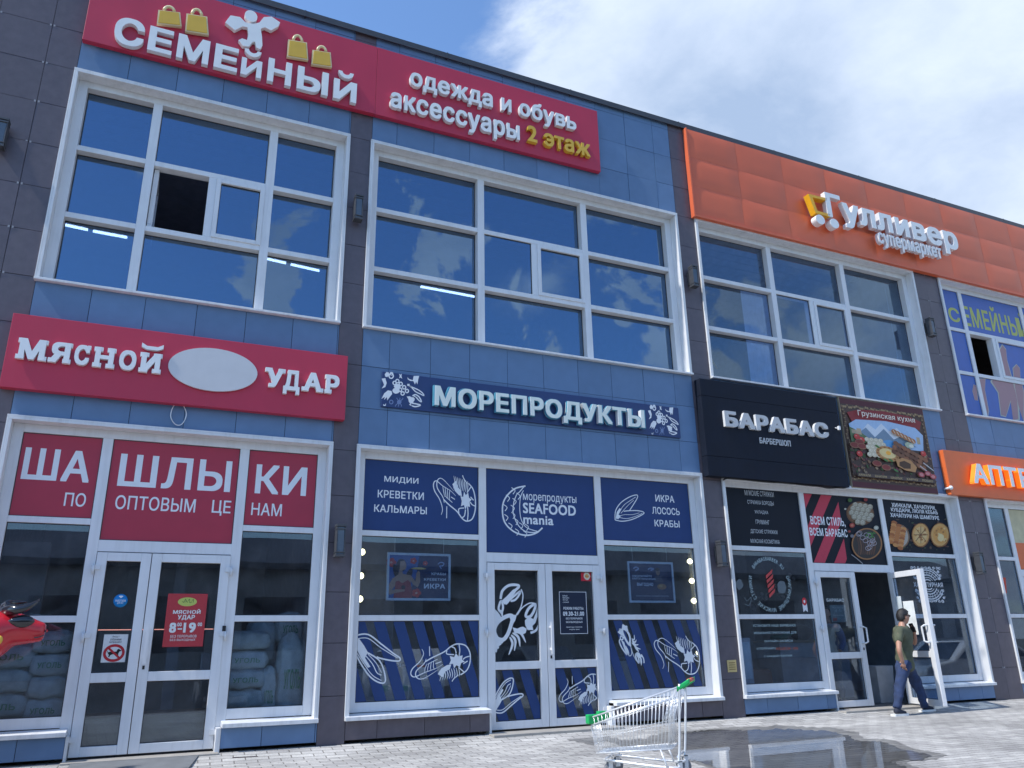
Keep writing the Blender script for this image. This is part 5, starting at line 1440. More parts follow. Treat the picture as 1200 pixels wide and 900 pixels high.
# ------------------------------------------------------------------ inside the rooms
def ceiling_tube(pa, pb, label):
    mb = MB(); d = (pb - pa).normalized(); n_ = Vector((-d.y, d.x, 0)) * .05
    t = thing('ceiling_light', label, 'ceiling light', (pa + pb) / 2, 'lit tube lights seen through the upper windows')
    hb = [pa - n_ + Vector((0, 0, .02)), pa - n_ + Vector((0, 0, .07)), pa + n_ + Vector((0, 0, .02)), pa + n_ + Vector((0, 0, .07)), pb - n_ + Vector((0, 0, .02)), pb - n_ + Vector((0, 0, .07)), pb + n_ + Vector((0, 0, .02)), pb + n_ + Vector((0, 0, .07))]
    mb.hexa(hb); mb.build('housing', M['whitemetal'], t)
    mb = MB(); mb.tube([pa, pb], .024, 8); mb.build('tube', M['tube'], t)
ZC_ = 8.80
for (x0, y0, x1, y1, lab) in ((75, 263.5, 103, 269.5, 'tube light behind lower left pane of the corner window, left one of a pair'), (109, 271, 149, 278.5, 'tube light behind lower left corner window pane, right one of the pair'),
                              (313, 303.5, 335, 308.5, 'tube light behind lower right pane of the corner window, left one of a pair'), (341, 310, 374, 317.5, 'tube light behind lower right corner window pane, right one of the pair'),
                              (493, 336, 557, 348, 'long lit tube light behind the lower left pane of the second upper window'), (650, 364, 683, 369.5, 'short lit tube light behind the lower middle pane of the second upper window'), (693, 372, 708, 374.5, 'very short lit tube light behind the lower right pane of second upper window')):
    ceiling_tube(G(x0, y0, ZC_), G(x1, y1, ZC_), lab)
zz5 = Zoom(800, 270, 320 / 1200)
for (x0, y0, x1, y1, lab) in ((905, 597, 900, 640, 'thin lit tube light running away from the third upper window, upper one'), (880, 672, 896, 713, 'thin lit tube light running away from third upper window, lower one')):
    a_ = zz5.o[0] + x0 * zz5.k, zz5.o[1] + y0 * zz5.k; b_ = zz5.o[0] + x1 * zz5.k, zz5.o[1] + y1 * zz5.k
    ceiling_tube(G(*a_, ZC_), G(*b_, ZC_), lab)
a_ = (zz5.o[0] + 828 * zz5.k, zz5.o[1] + 663 * zz5.k); b_ = (zz5.o[0] + 850 * zz5.k, zz5.o[1] + 661 * zz5.k)
ceiling_tube(G(*a_, ZC_), G(*b_, ZC_), 'short yellowish lit tube light in the lower right pane of third upper window')
# pale blinds behind the third upper window
for (xa_, xb2, za_, zb2_, lab) in ((P(868, 345, .9).x, P(906, 350, .9).x, 4.6, P(868, 340, .9).z, 'pale blue blind hanging behind the left panes of third upper window'), (P(1046, 385, .9).x, 14.1, 4.6, 8.4, 'pale blind hanging at the right side behind the third upper window')):
    mb = MB(); vs = []; fs = []
    n_ = 24
    for k in range(n_ + 1):
        x = xa_ + (xb2 - xa_) * k / n_; y = .9 + .006 * math.sin(k * 1.7)
        vs += [(x, y, za_), (x, y, zb2_), (x, y + .004, za_), (x, y + .004, zb2_)]
        if k: o = 4 * k; fs += [(o - 4, o, o + 1, o - 3), (o - 2, o - 1, o + 3, o + 2)]
    mb.add(vs, fs); tag(mb.build('blind', M['curtain']), lab, 'blind')
mb = MB(); mb.box(P(944, 450, 5.14).x, P(955, 450, 5.14).x, 5.14, 5.19, 4.6, P(950, 446, 5.14).z); tag(mb.build('wall_panel', M['curtain']), 'pale blue panel on beige room divider behind the third upper window', 'panel')
mb = MB(); mb.ball((8.95, .9, 4.9), .55, .4, .32, fn=lambda v: v * (1 + .1 * math.sin(7 * v.x + 3 * v.y)))
tag(mb.build('covered_heap', M['curtain']), 'pale sheet covered heap at the lower left corner of third upper window', 'heap')
mb = MB(); mb.tube([(8.60, .6, 5.2), (9.0, .85, 5.15)], .02, 6); mb.v = [(v[0], v[1], v[2]) for v in mb.v]
# upright battens
mb = MB(); mb.tube([zz5(118, 556, .5), zz5(150, 606, .7)], .02, 6); tag(mb.build('batten', M['yellow']), 'yellow wooden batten leaning at the left of third upper window', 'batten')

# sacks of charcoal behind the meat shop windows
spots_done = []
def folds(o, size, strength):
    tx = bpy.data.textures.new('cloth_folds', 'CLOUDS'); tx.noise_scale = size; tx.noise_depth = 2
    d = o.modifiers.new('folds', 'DISPLACE'); d.texture = tx; d.strength = strength; d.mid_level = .5; d.texture_coords = 'LOCAL'
def sack(c, sx, sy, sz, rot=0.0, label=None, up=False):
    mb = MB()
    def fn(v):
        k = 1 / max(abs(v.x), abs(v.y), abs(v.z) * .8 + .25)
        v = v * (.45 + .55 * k)
        v = v + Vector((.035 * math.sin(9 * v.y + c[0] * 7), .03 * math.sin(8 * v.x + c[2] * 9), .05 * math.sin(6 * v.x + 5 * v.y + c[2] * 5)))
        return v
    mb.ball((0, 0, 0), sx * .52, sy * .52, sz * .55, 30, 20, fn=fn)
    m_ = Matrix.Translation(c) @ Matrix.Rotation(rot, 4, 'Z')
    mb.v = [tuple(m_ @ Vector(v)) for v in mb.v]
    t = thing('charcoal_sack', label, 'sack', (c[0], c[1], c[2] - sz / 2), 'pale sacks stacked inside the meat shop')
    folds(mb.build('bag', M['sack'], t), .13, .055)
    if len(spots_done) % 3 == 1 or up: spots_done.append(1); return t
    spots_done.append(1)
    y = c[1] - sy * .56
    m2 = MB(); text(m2, 'УГОЛЬ', Vector((c[0] - sx * .3, y - .015, c[2] - sz * .14)), Vector((c[0] + sx * .28, y - .015, c[2] + sz * .1)), 0, .02); m2.build('lettering', M['sackgreen'], t, fix=False)
random.seed(3)
spots = []
names = ('lowest', 'second lowest', 'third from the floor', 'fourth from the floor', 'topmost')
for k in range(3): spots.append(((-1.3, .60, .55 + k * .25), .62, .42, .26, f'lying sack in left window stack, {names[k]} of its outer column'))
for k in range(4): spots.append(((-.86, .55, .50 + k * .23), .40, .42, .25, f'lying sack beside left door, {names[k]} of its column'))
for k in range(4): spots.append(((1.2, .58, .52 + k * .22), .50, .42, .23, f'lying sack in right window stack, {names[k]} of its left column'))
spots += [((1.48, .50, .55), .18, .22, .62, 'narrow upright sack standing between the columns in right window'), ((1.74, .52, .75), .34, .3, .95, 'tall bulky upright sack at the right side of right window'), ((1.40, .85, 1.15), .36, .3, .55, 'upright sack standing behind on top of the right window stack'), ((1.72, .75, 1.32), .32, .28, .4, 'short sack on top of the tall one in right window')]
for c, sx, sy, sz, lab in spots: sack(c, sx, sy, sz, random.uniform(-.12, .12), lab)
mb = MB(); mb.box(-1.62, 1.95, .32, 1.15, .02, .40); tag(mb.build('pallet_bench', M['wood']), 'low dark platform carrying the sacks inside the meat shop', 'platform')
# tiled wall and fridge shapes deep in the meat shop
mb = MB(); mb.box(-1.75, -1.2, 1.9, 2.0, .4, 2.45); tag(mb.build('glass_partition_post', M['cardboard']), 'grey panel standing behind the left meat shop window', 'panel')
mb = MB(); mb.box(.35, .5, 2.2, 2.3, .02, 3.5); tag(mb.build('column_board', M['cardboard']), 'pale upright board deep inside the meat shop door', 'board')
# red strip light
mb = MB(); mb.box(-.75, 1.0, 2.6, 2.64, 1.366, 1.376)
tag(mb.build('strip_light', pbr('warm_strip', (.7, .2, .15), .5, emit=(1, .35, .25), es=1.2)), 'thin reddish strip light across the inside of the meat shop', 'strip light')

# seafood shop bulbs
def bulb(c, label, colr=None):
    t = thing('globe_bulb', label, 'bulb', (c.x, c.y, c.z - .05), 'round lit bulbs at the sides of the seafood windows')
    mb = MB(); mb.ball((c.x, c.y, c.z), .042, seg=12, rings=8); mb.build('globe', M['bulb'], t)
    mb = MB(); mb.lathe([(0, .04), (.022, .04), (.022, .085), (0, .085)], (c.x, c.y, c.z), 'y', 10); mb.build('socket', M['white'], t)
for k, (x, y) in enumerate(((35, 135), (22, 358), (14, 575))): bulb(P(420 + x * .125, 630 + y * .125, .55), ('upper', 'middle', 'lower')[k] + ' round lit bulb at the left edge of left seafood window')
for k, (x, y) in enumerate(((488, 125), (498, 228), (509, 333), (535, 606))): bulb(P(700 + x * .2222, 630 + y * .2222, .55), ('top', 'second', 'third', 'lowest')[k] + ' round lit bulb at the right side of the right seafood window')
for (xx, zlo_, zhi_, lab) in ((2.32, .3, 3.2, 'dark strip board holding bulbs at the left seafood window'), (8.0, .3, 3.2, 'dark strip board holding bulbs at the right seafood window')):
    mb = MB(); mb.box(xx - .0, xx + .25 if xx < 5 else xx + .02, .65, .69, zlo_, zhi_); tag(mb.build('bulb_board', M['roomdark']), lab, 'board')
mb = MB(); mb.box(2.7, 3.2, 1.1, 1.16, .02, 3.6); tag(mb.build('banner_stand', M['cardboard']), 'grey upright stand behind the left seafood window', 'stand')
# fridges and shelves inside the seafood shop give the stripes something behind them
for k, (xx, lab) in enumerate(((2.9, 'pale chest freezer behind the left striped film, by the wall'), (3.55, 'pale chest freezer behind the left striped film, near the door'), (6.6, 'pale chest freezer behind the right striped film'))):
    t = thing('chest_freezer', lab, 'freezer', (xx, 1.2, .02), 'chest freezers in the seafood shop')
    mb = MB(); mb.box(xx - .3, xx + .3, .75, 1.6, .1, .82); mb.build('body', M['white'], t, bevel=.03)
    mb = MB(); mb.box(xx - .31, xx + .31, .74, 1.61, .821, .87); mb.build('lid', M['lampglass'], t, bevel=.015)
    mb = MB(); mb.box(xx - .28, xx + .28, .77, 1.58, .02, .10); mb.build('base', M['roomdark'], t)
# barber shop: pale cabinet, counter, green cushion, planter
t = thing('cabinet', 'pale grey narrow cabinet behind the lower left barber window', 'cabinet', (8.75, .7, .02))
mb = MB(); mb.box(8.52, 8.95, .5, 1.0, .02, 1.12); mb.build('body', M['cardboard'], t, bevel=.02)
mb = MB(); mb.box(8.56, 8.91, .488, .499, .5, 1.05); mb.build('door', M['curtain'], t, bevel=.008)
mb = MB(); mb.box(9.1, 9.7, .9, 1.6, .02, .62); tag(mb.build('armchair_block', pbr('rust_leather', (.22, .07, .04), .5), bevel=.06), 'rust coloured low seat behind the lower left barber window', 'seat')
t = thing('reception_counter', 'dark wooden counter inside the open barber doorway', 'counter', (11.6, 2.2, .02))
mb = MB(); mb.box(10.9, 12.6, 2.0, 2.6, .02, 1.02); mb.build('front', M['roomdark'], t); mb = MB(); mb.box(10.85, 12.65, 1.93, 2.66, 1.021, 1.07); mb.build('top', M['wood'], t, bevel=.01)
mb = MB(); mb.ball((11.15, 2.25, 1.12), .2, .14, .06); mb.ball((11.3, 2.2, 1.17), .12, .06, .035); tag(mb.build('folded_towel', pbr('green_towel', (.12, .22, .15), .9)), 'green towel heap lying on the counter in the doorway', 'towel')
mb = MB(); mb.ball((11.75, 2.3, 1.20), .24, .2, .15); tag(mb.build('bread_basket', pbr('brown_basket', (.10, .06, .05), .8)), 'dark brown round basket on the counter in the doorway', 'basket')
t = thing('planter_box', 'pale square planter box standing inside the open doorway', 'planter', (11.78, .9, .02))
mb = MB(); mb.hexa([(11.62, .5, .02), (11.58, .46, .62), (11.62, .8, .02), (11.58, .84, .62), (11.95, .5, .02), (11.99, .46, .62), (11.95, .8, .02), (11.99, .84, .62)]); mb.build('box', pbr('pale_planter', (.42, .42, .43), .6), t, bevel=.01)
# white flowers on the wall
mb = MB(); rnd = random.Random(4)
for (x, z) in ((11.5, 1.9), (11.8, 2.15), (12.05, 2.0), (12.3, 2.3), (11.25, 1.75)):
    for k in range(4): mb.ball((x + .09 * math.cos(k * 1.57), 3.0, z + .07 * math.sin(k * 1.57)), .06, .02, .045, 8, 5)
mb.tube([(11.25, 3.0, 1.75), (11.8, 3.0, 2.1), (12.3, 3.0, 2.3)], .01, 5)
tag(mb.build('blossom_branch', pbr('dim_blossom', (.25, .23, .25), .8)), 'pale blossom branch decoration inside the doorway', 'decoration')
# sheets of paper on the open leaf
def on_leaf(u, z, off=.0):
    q = od.location; a_ = R(76)
    # u metres from the hinge towards the free edge, on the outer face of the leaf
    wl = WLOC[od.name]; base = Vector((11.90, .12, 0))
    dirv = Vector((-math.cos(a_), -math.sin(a_), 0)); nn = Vector((math.sin(a_), -math.cos(a_), 0))
    return base + dirv * u - nn * off + Vector((0, 0, z))
for (u0, u1, z0, z1, mat, lab) in ((.30, .57, 1.12, 1.66, 'paper', 'blank white paper sheet taped on the open door leaf'), (.12, .27, 1.35, 1.75, 'curtain', 'narrow blue grey sheet taped near the hinge of open door leaf')):
    mb = MB(); o_ = .076
    mb.add([on_leaf(u0, z0, o_), on_leaf(u1, z0, o_), on_leaf(u1, z1, o_), on_leaf(u0, z1, o_), on_leaf(u0, z0, o_ + .002), on_leaf(u1, z0, o_ + .002), on_leaf(u1, z1, o_ + .002), on_leaf(u0, z1, o_ + .002)], [(0, 1, 2, 3), (7, 6, 5, 4), (0, 4, 5, 1), (1, 5, 6, 2), (2, 6, 7, 3), (3, 7, 4, 0)])
    tag(mb.build('paper_sheet', M[mat]), lab, 'paper')

# ------------------------------------------------------------------ puddle
shape = [(668, 868), (690, 862), (712, 862), (735, 869), (760, 866), (785, 857), (815, 853), (850, 852), (877, 853), (915, 851), (950, 853), (975, 854), (1000, 858), (1010, 866), (1042, 868), (1070, 876), (1106, 884), (1092, 890), (1052, 892), (1075, 899), (1040, 915), (960, 930), (880, 940), (850, 905), (815, 893), (795, 890), (778, 880), (745, 877), (715, 870), (690, 872)]
rnd = random.Random(9)
pts = []
for i in range(len(shape)):
    a_, b_ = shape[i], shape[(i + 1) % len(shape)]
    for k in range(7): pts.append((a_[0] + (b_[0] - a_[0]) * k / 7 + rnd.uniform(-1.6, 1.6), a_[1] + (b_[1] - a_[1]) * k / 7 + rnd.uniform(-.9, .9)))
def wet_sheet(name, pts, z, mat):
    mb = MB(); q = [G(x, y, z) for x, y in pts]
    mb.add([tuple(v) for v in q], [tuple(range(len(q)))])
    tag(mb.build(name, mat, origin=(0, 0, z)), kind='structure')
cx_, cy_ = 905, 880
wet_sheet('damp_patch', [(cx_ + (x - cx_) * 1.015 + rnd.uniform(-1, 1), y + (-1.0 if y < 872 else .6) + rnd.uniform(-.5, .5)) for x, y in pts], -.0575, M['damppaver'])
wet_sheet('puddle', [(cx_ + (x - cx_) * .93 + rnd.uniform(-1, 1), y + (3.0 if y < 866 else 0 if y > 890 else 1.0) + rnd.uniform(-.4, .4)) for x, y in pts if x > 790], -.0545, M['wetpaver'])

# ------------------------------------------------------------------ skinned figures
def skin_mesh(chains, sub=2):
    """chains: lists of (point, radius or (rx, ry)); returns a mesh in world coordinates"""
    verts, edges, rad, roots, key = [], [], [], [], {}
    for ch in chains:
        prev = None
        for p, r_ in ch:
            k = tuple(round(c, 4) for c in p)
            if k not in key:
                key[k] = len(verts); verts.append(tuple(p)); rad.append(r_ if isinstance(r_, (tuple, list)) else (r_, r_))
                if prev is None: roots.append(key[k])
            if prev is not None: edges.append((prev, key[k]))
            prev = key[k]
    me = bpy.data.meshes.new('skin_tmp'); me.from_pydata(verts, edges, []); me.update()
    o = bpy.data.objects.new('skin_tmp', me); COL.objects.link(o)
    o.modifiers.new('skin', 'SKIN').use_smooth_shade = True
    sv = me.skin_vertices[0].data
    for i, r_ in enumerate(rad): sv[i].radius = r_; sv[i].use_root = i in roots
    if sub:
        s = o.modifiers.new('sub', 'SUBSURF'); s.levels = sub; s.render_levels = sub
    dg = bpy.context.evaluated_depsgraph_get(); dg.update()
    res = bpy.data.meshes.new_from_object(o.evaluated_get(dg))
    bpy.data.objects.remove(o)
    return res
def lerp(a_, b_, k): return Vector(a_) * (1 - k) + Vector(b_) * k

def person(label, J, mats, phone=False, glasses=True, open_jacket=None):
    """J: world joints"""
    V = {k: Vector(v) for k, v in J.items() if k != 'sleeve'}
    root = thing('person', label, 'person', (V['hip'].x, V['hip'].y, min(V['foot1'].z, V['foot2'].z)))
    f = Vector(J['face']).normalized(); up = Vector((0, 0, 1)); side = f.cross(up).normalized()
    hd = V['head']
    body = [[(V['hip'], .085), (lerp(V['hip'], V['chest'], .5), .08), (V['chest'], .085), (V['neck'], .05), (hd - Vector((0, 0, .04)), .052)],
            [(V['chest'], .085), (V['sh1'], .055), (V['el1'], .040), (V['wr1'], .028)], [(V['chest'], .085), (V['sh2'], .055), (V['el2'], .040), (V['wr2'], .028)],
            [(V['hip'], .085), (V['hp1'], .07), (V['kn1'], .060), (V['an1'], .042)], [(V['hip'], .085), (V['hp2'], .07), (V['kn2'], .060), (V['an2'], .042)]]
    mb = MB(); mb.mesh(skin_mesh(body, 2))
    # head with face
    def hf(v):
        w = Vector((v.x, v.y, v.z))
        if v.z < -.1: w.x *= 1 - .18 * (-v.z); w.y *= 1 - .30 * (-v.z)
        if v.x > .5 and abs(v.y) < .45: w.x += .16 * math.exp(-((v.z + .12) / .16) ** 2) * math.exp(-(v.y / .17) ** 2)       # nose
        if v.x > .4: w.x -= .07 * math.exp(-((v.z - .12) / .12) ** 2)                                                         # eye hollow
        if v.x > .4: w.x += .04 * math.exp(-((v.z + .50) / .07) ** 2) * math.exp(-(v.y / .25) ** 2)                           # lips
        if v.x > .3: w.x += .06 * math.exp(-((v.z + .80) / .15) ** 2)                                                         # chin
        return w
    hm = Matrix((f, -side, up)).transposed()
    tmp = MB(); tmp.ball((0, 0, 0), .098, .076, .118, 28, 20, fn=hf)
    mb.add([hd + hm @ Vector(v) for v in tmp.v], tmp.f, 0, smooth=True)
    for s in (1, -1):
        tmp = MB(); tmp.ball((-.005, s * .076, -.005), .026, .010, .034, 10, 7); mb.add([hd + hm @ Vector(v) for v in tmp.v], tmp.f, 0, smooth=True)
    # hands: palm, four fingers and a thumb
    for w_, h_, curl in ((V['wr1'], V['ha1'], V['cu1']), (V['wr2'], V['ha2'], V['cu2'])):
        d = (h_ - w_).normalized(); c_ = curl.normalized(); sd = d.cross(c_).normalized()
        palm = [[(w_ - d * .02, .026), (w_ + d * .03, (.036, .020)), (w_ + d * .075, (.038, .018))]]
        for k, ln in ((-1.5, .062), (-.5, .075), (.5, .07), (1.5, .055)):
            b_ = w_ + d * .07 + sd * (k * .017)
            palm.append([(b_, .0095), (b_ + d * ln * .5 + c_ * .008, .009), (b_ + d * ln * .8 + c_ * ln * .45, .0075)])
        b_ = w_ + d * .025 + sd * -.026
        palm.append([(b_, .012), (b_ + d * .03 - sd * .022 + c_ * .01, .0105), (b_ + d * .06 - sd * .02 + c_ * .03, .008)])
        mb.mesh(skin_mesh(palm, 1))
    mb.build('body', M['skin'], root)
    # hair
    tmp = MB()
    def hr(v):
        k = 1.04 + .03 * math.sin(17 * v.x + 5 * v.z) * math.sin(13 * v.y)
        return v * k
    tmp.ball((0, 0, 0), .100, .079, .122, 28, 20, fn=hr)
    keep = []
    for fc in tmp.f:
        c_ = sum((Vector(tmp.v[i]) for i in fc), Vector((0, 0, 0))) / len(fc)
        if (c_.z > .070 or (c_.x < .03 and c_.z > .045) or (c_.x < -.005 and c_.z > .015) or (c_.x < -.035 and c_.z > -.035) or (c_.x < -.065 and c_.z > -.06)) and not (c_.x > .075 and c_.z < .085): keep.append(fc)
    hb = MB(); hb.add([hd + hm @ Vector(v) for v in tmp.v], keep, 0, smooth=True)
    ho = hb.build('hair', M['hair'], root)
    so = ho.modifiers.new('thick', 'SOLIDIFY'); so.thickness = .012; so.offset = 1
    if glasses:
        g = MB()
        for s in (1, -1): g.ball(tuple(hd + hm @ Vector((.088, s * .034, .018))), .014, .022, .018, 10, 7)
        for s in (1, -1): g.tube([hd + hm @ Vector((.092, s * .055, .022)), hd + hm @ Vector((.0, s * .082, .02))], .004, 5)
        g.tube([hd + hm @ Vector((.098, .02, .022)), hd + hm @ Vector((.098, -.02, .022))], .004, 5)
        g.build('glasses', M['blackplastic'], root)
    # shirt
    sl = .62
    ch = [[(V['hip'] + Vector((0, 0, -.13)), (.150, .140)), (V['hip'] + Vector((0, 0, -.05)), (.150, .138)), (V['hip'] + Vector((0, 0, .03)), (.150, .130)), (lerp(V['hip'], V['chest'], .35), (.146, .125)), (lerp(V['hip'], V['chest'], .7), (.148, .122)), (V['chest'] + Vector((0, 0, .01)), (.150, .118)), (lerp(V['chest'], V['neck'], .72), (.085, .072))]]
    for s in ('1', '2'):
        e = lerp(V['sh' + s], V['el' + s], J.get('sleeve', sl))
        ch.append([(V['chest'] + Vector((0, 0, .01)), (.150, .118)), (V['sh' + s], .076), (lerp(V['sh' + s], e, .6), .066), (e, .062)])
    sm = MB(); sm.mesh(skin_mesh(ch, 2)); folds(sm.build('shirt', mats[0], root), .09, .055)
    if open_jacket:
        for s in ('1', '2'):
            e = V['wr' + s]
            jm = MB(); jm.mesh(skin_mesh([[(V['sh' + s], .085), (lerp(V['sh' + s], V['el' + s], .5), .075), (V['el' + s], .062), (lerp(V['el' + s], e, .85), .048)]], 2)); jm.build('jacket_sleeve', open_jacket, root)
        jm = MB(); jm.mesh(skin_mesh([[(V['hip'] - f * .05 + Vector((0, 0, -.05)), (.15, .10)), (V['chest'] - f * .05, (.165, .10)), (V['neck'] - f * .04 - Vector((0, 0, .05)), (.08, .06))]], 2)); jm.build('jacket', open_jacket, root)
    # trousers
    ch = []
    for s in ('1', '2'):
        k_, a_ = V['kn' + s], V['an' + s]
        ch.append([(V['hip'] + Vector((0, 0, .18)), (.125, .10)), (V['hip'] + Vector((0, 0, .09)), (.13, .11)), (V['hip'] + Vector((0, 0, .0)), (.142, .118)), (V['hp' + s], (.106, .102)), (lerp(V['hp' + s], k_, .5), .092), (k_, .078), (lerp(k_, a_, .5), .070), (lerp(k_, a_, 1.0), .062)])
    tm = MB(); tm.mesh(skin_mesh(ch, 2)); folds(tm.build('trousers', mats[1], root), .10, .06)
    for s in ('1', '2'):
        a_, t_ = V['an' + s], V['foot' + s]
        d = Vector((t_.x - a_.x, t_.y - a_.y, 0)).normalized(); sd = d.cross(up)
        gz = t_.z
        mm = MB(); mm.mesh(skin_mesh([[(Vector((a_.x, a_.y, gz + .075)) - d * .06, .045), (Vector((a_.x, a_.y, gz + .07)), .052), (Vector((a_.x, a_.y, gz + .052)) + d * .08, (.048, .036)), (Vector((a_.x, a_.y, gz + .042)) + d * .17, (.040, .024))]], 2))
        sh = mm.build('shoe', M['shoe'], root)
        so_ = MB(); outl = [(-.115, .035), (-.10, .05), (.0, .052), (.10, .055), (.18, .045), (.215, .02), (.215, -.02), (.18, -.045), (.10, -.055), (.0, -.052), (-.10, -.05), (-.115, -.035)]
        vs = [Vector((a_.x, a_.y, gz + z_)) + d * u + sd * w_ for z_ in (.0, .03) for u, w_ in outl]; n_ = len(outl)
        so_.add(vs, [tuple(range(n_)), tuple(range(2 * n_ - 1, n_ - 1, -1))] + [(i, (i + 1) % n_, (i + 1) % n_ + n_, i + n_) for i in range(n_)]); so_.build('sole', M['sole'], sh)
    return root, hm, hd
zm = Zoom(1000, 690, 130 / 731)
ym = -.52
gz = ground_z(ym)
def jp(x, y, dy=0.0): return zm(x, y, ym + dy)
J = dict(head=jp(330, 186), neck=jp(318, 232), chest=jp(325, 290), hip=jp(342, 492), sh1=jp(297, 282, -.15), el1=jp(302, 408, -.20), wr1=jp(328, 492, -.17), ha1=jp(340, 540, -.15),
         sh2=jp(352, 278, .15), el2=jp(410, 368, .15), wr2=jp(403, 292, .05), ha2=jp(388, 235, .0), hp1=jp(325, 520, -.08), kn1=jp(308, 650, -.09), an1=jp(288, 795, -.08), foot1=jp(340, 832, -.08),
         hp2=jp(362, 520, .08), kn2=jp(428, 645, .08), an2=jp(474, 790, .08), foot2=jp(560, 828, .08), cu1=Vector((.8, .3, .2)), cu2=Vector((-.6, -.3, .3)), face=Vector((.97, -.16, -.02)), sleeve=.60)
for k in ('foot1', 'foot2'): J[k].z = ground_z(J[k].y)
man, hm, hd = person('man in olive tee and jeans walking past the open door with phone at his ear', J, (M['tee'], M['jeans']))
c_ = J['wr2'] + (J['ha2'] - J['wr2']).normalized() * .09 + Vector((-.03, -.01, .01))
mb = MB(); d = (Vector((.35, -.1, -1))).normalized(); n_ = Vector((.9, .2, .3)).normalized(); n_ = (n_ - d * n_.dot(d)).normalized(); s_ = d.cross(n_)
mb.hexa([c_ + d * a_ * .072 + s_ * b_ * .036 + n_ * e_ * .005 for a_ in (-1, 1) for b_ in (-1, 1) for e_ in (-1, 1)])
tag(mb.build('mobile_phone', M['blackplastic'], bevel=.004), 'black mobile phone held at the walking man\'s ear', 'phone')
# a second person standing just inside the left barber door
x0_, y0_ = 10.88, .75
J2 = dict(head=(x0_, y0_, 1.50), neck=(x0_ + .02, y0_, 1.37), chest=(x0_ + .03, y0_, 1.2), hip=(x0_ + .02, y0_, .82), sh1=(x0_ + .06, y0_ - .17, 1.26), el1=(x0_ + .1, y0_ - .22, 1.02), wr1=(x0_ + .0, y0_ - .2, .86), ha1=(x0_ - .05, y0_ - .19, .80),
          sh2=(x0_ + .02, y0_ + .17, 1.26), el2=(x0_ + .06, y0_ + .22, 1.0), wr2=(x0_ - .02, y0_ + .2, .84), ha2=(x0_ - .06, y0_ + .19, .78), hp1=(x0_ + .02, y0_ - .08, .76), kn1=(x0_ - .02, y0_ - .1, .46), an1=(x0_ + .02, y0_ - .1, .12), foot1=(x0_ - .12, y0_ - .12, .02),
          hp2=(x0_ + .02, y0_ + .08, .76), kn2=(x0_ + .03, y0_ + .1, .46), an2=(x0_ + .08, y0_ + .1, .12), foot2=(x0_ - .06, y0_ + .1, .02), cu1=(-.5, .2, .3), cu2=(-.5, -.2, .3), face=(-.8, -.55, 0), sleeve=.6)
person('person in pale shirt, blue jacket and grey trousers seen through left barber door', J2, (M['whitetee'], M['greytrousers']), glasses=False, open_jacket=M['bluejacket'])

# ------------------------------------------------------------------ red bull statue
zb = Zoom(0, 680, 80 / 600)
by = -.75
bp = lambda x, y, dy=0.0: zb(x, y, by + dy)
bull = thing('bull_statue', 'glossy red bull statue with black horns and ears standing at the left edge', 'statue', (-2.5, by, ground_z(by)))
nose = bp(372, 455); brow = bp(170, 345); poll = bp(70, 330); neck = bp(-20, 470)
nz_ = neck.z; gzb = ground_z(by)
nk2 = neck + Vector((-.28, .0, -.03)); shd = neck + Vector((-.62, 0, -.10)); mid = shd + Vector((-.65, 0, .0)); rmp = shd + Vector((-1.25, 0, .02)); tail0 = rmp + Vector((-.2, 0, .12))
ch = [[(shd, (.40, .38)), (nk2, (.36, .33)), (bp(-20, 480), (.285, .25)), (bp(75, 430), (.225, .19)), (bp(190, 435), (.185, .16)), (bp(290, 452), (.130, .12)), (bp(365, 455), (.098, .10)), (bp(402, 458), (.07, .08))],
      [(shd, (.40, .38)), (mid, (.37, .36)), (rmp, (.32, .31)), (tail0, .07), (tail0 + Vector((-.12, 0, -.35)), .03), (tail0 + Vector((-.14, 0, -.75)), .035)]]
for s in (-1, 1):
    ch.append([(shd, (.40, .38)), (shd + Vector((.08, s * .2, -.38)), .13), (shd + Vector((.06, s * .21, -.66)), .085), (Vector((shd.x + .08, by + s * .21, gzb + .12)), .06), (Vector((shd.x + .1, by + s * .21, gzb + .03)), .075)])
    ch.append([(rmp, (.32, .31)), (rmp + Vector((.06, s * .2, -.35)), .15), (rmp + Vector((-.14, s * .2, -.68)), .08), (Vector((rmp.x - .1, by + s * .2, gzb + .14)), .06), (Vector((rmp.x - .05, by + s * .2, gzb + .03)), .075)])
mb = MB(); mb.mesh(skin_mesh(ch, 3)); 
for s in (-1, 1): mb.ball(tuple(bp(408, 445, s * .035)), .016, .014, .014, 8, 6)
mb.build('body', M['bull'], bull)
h_ = MB(); pts = [bp(60, 270, -.06), bp(95, 262, -.15), bp(150, 258, -.20), bp(215, 245, -.21), bp(275, 218, -.20), bp(320, 190, -.18), bp(352, 164, -.16)]
h_.tube(catmull(pts, 4), .03, 10, rs=[.050 * (1 - (k / 24.0) ** 1.4) + .004 for k in range(25)]); h_.build('horn', M['horn'], bull)
h_ = MB(); pts = [bp(60, 262, .06), bp(55, 225, .16), bp(110, 200, .21), bp(180, 195, .22), bp(240, 190, .20)]
h_.tube(catmull(pts, 4), .03, 10, rs=[.05 * (1 - (k / 16.0) ** 1.4) + .004 for k in range(17)]); h_.build('horn', M['horn'], bull)
for s, dy in ((-1, -.17), (1, .17)):
    e = MB(); c0_ = bp(185, 360, dy); e.ball(tuple(c0_), .115, .03, .062, 16, 10, fn=lambda v: Vector((v.x, v.y, v.z * (.55 + .45 * math.cos((v.x - .25) * 1.4)))))
    e.build('ear', M['horn'], bull)
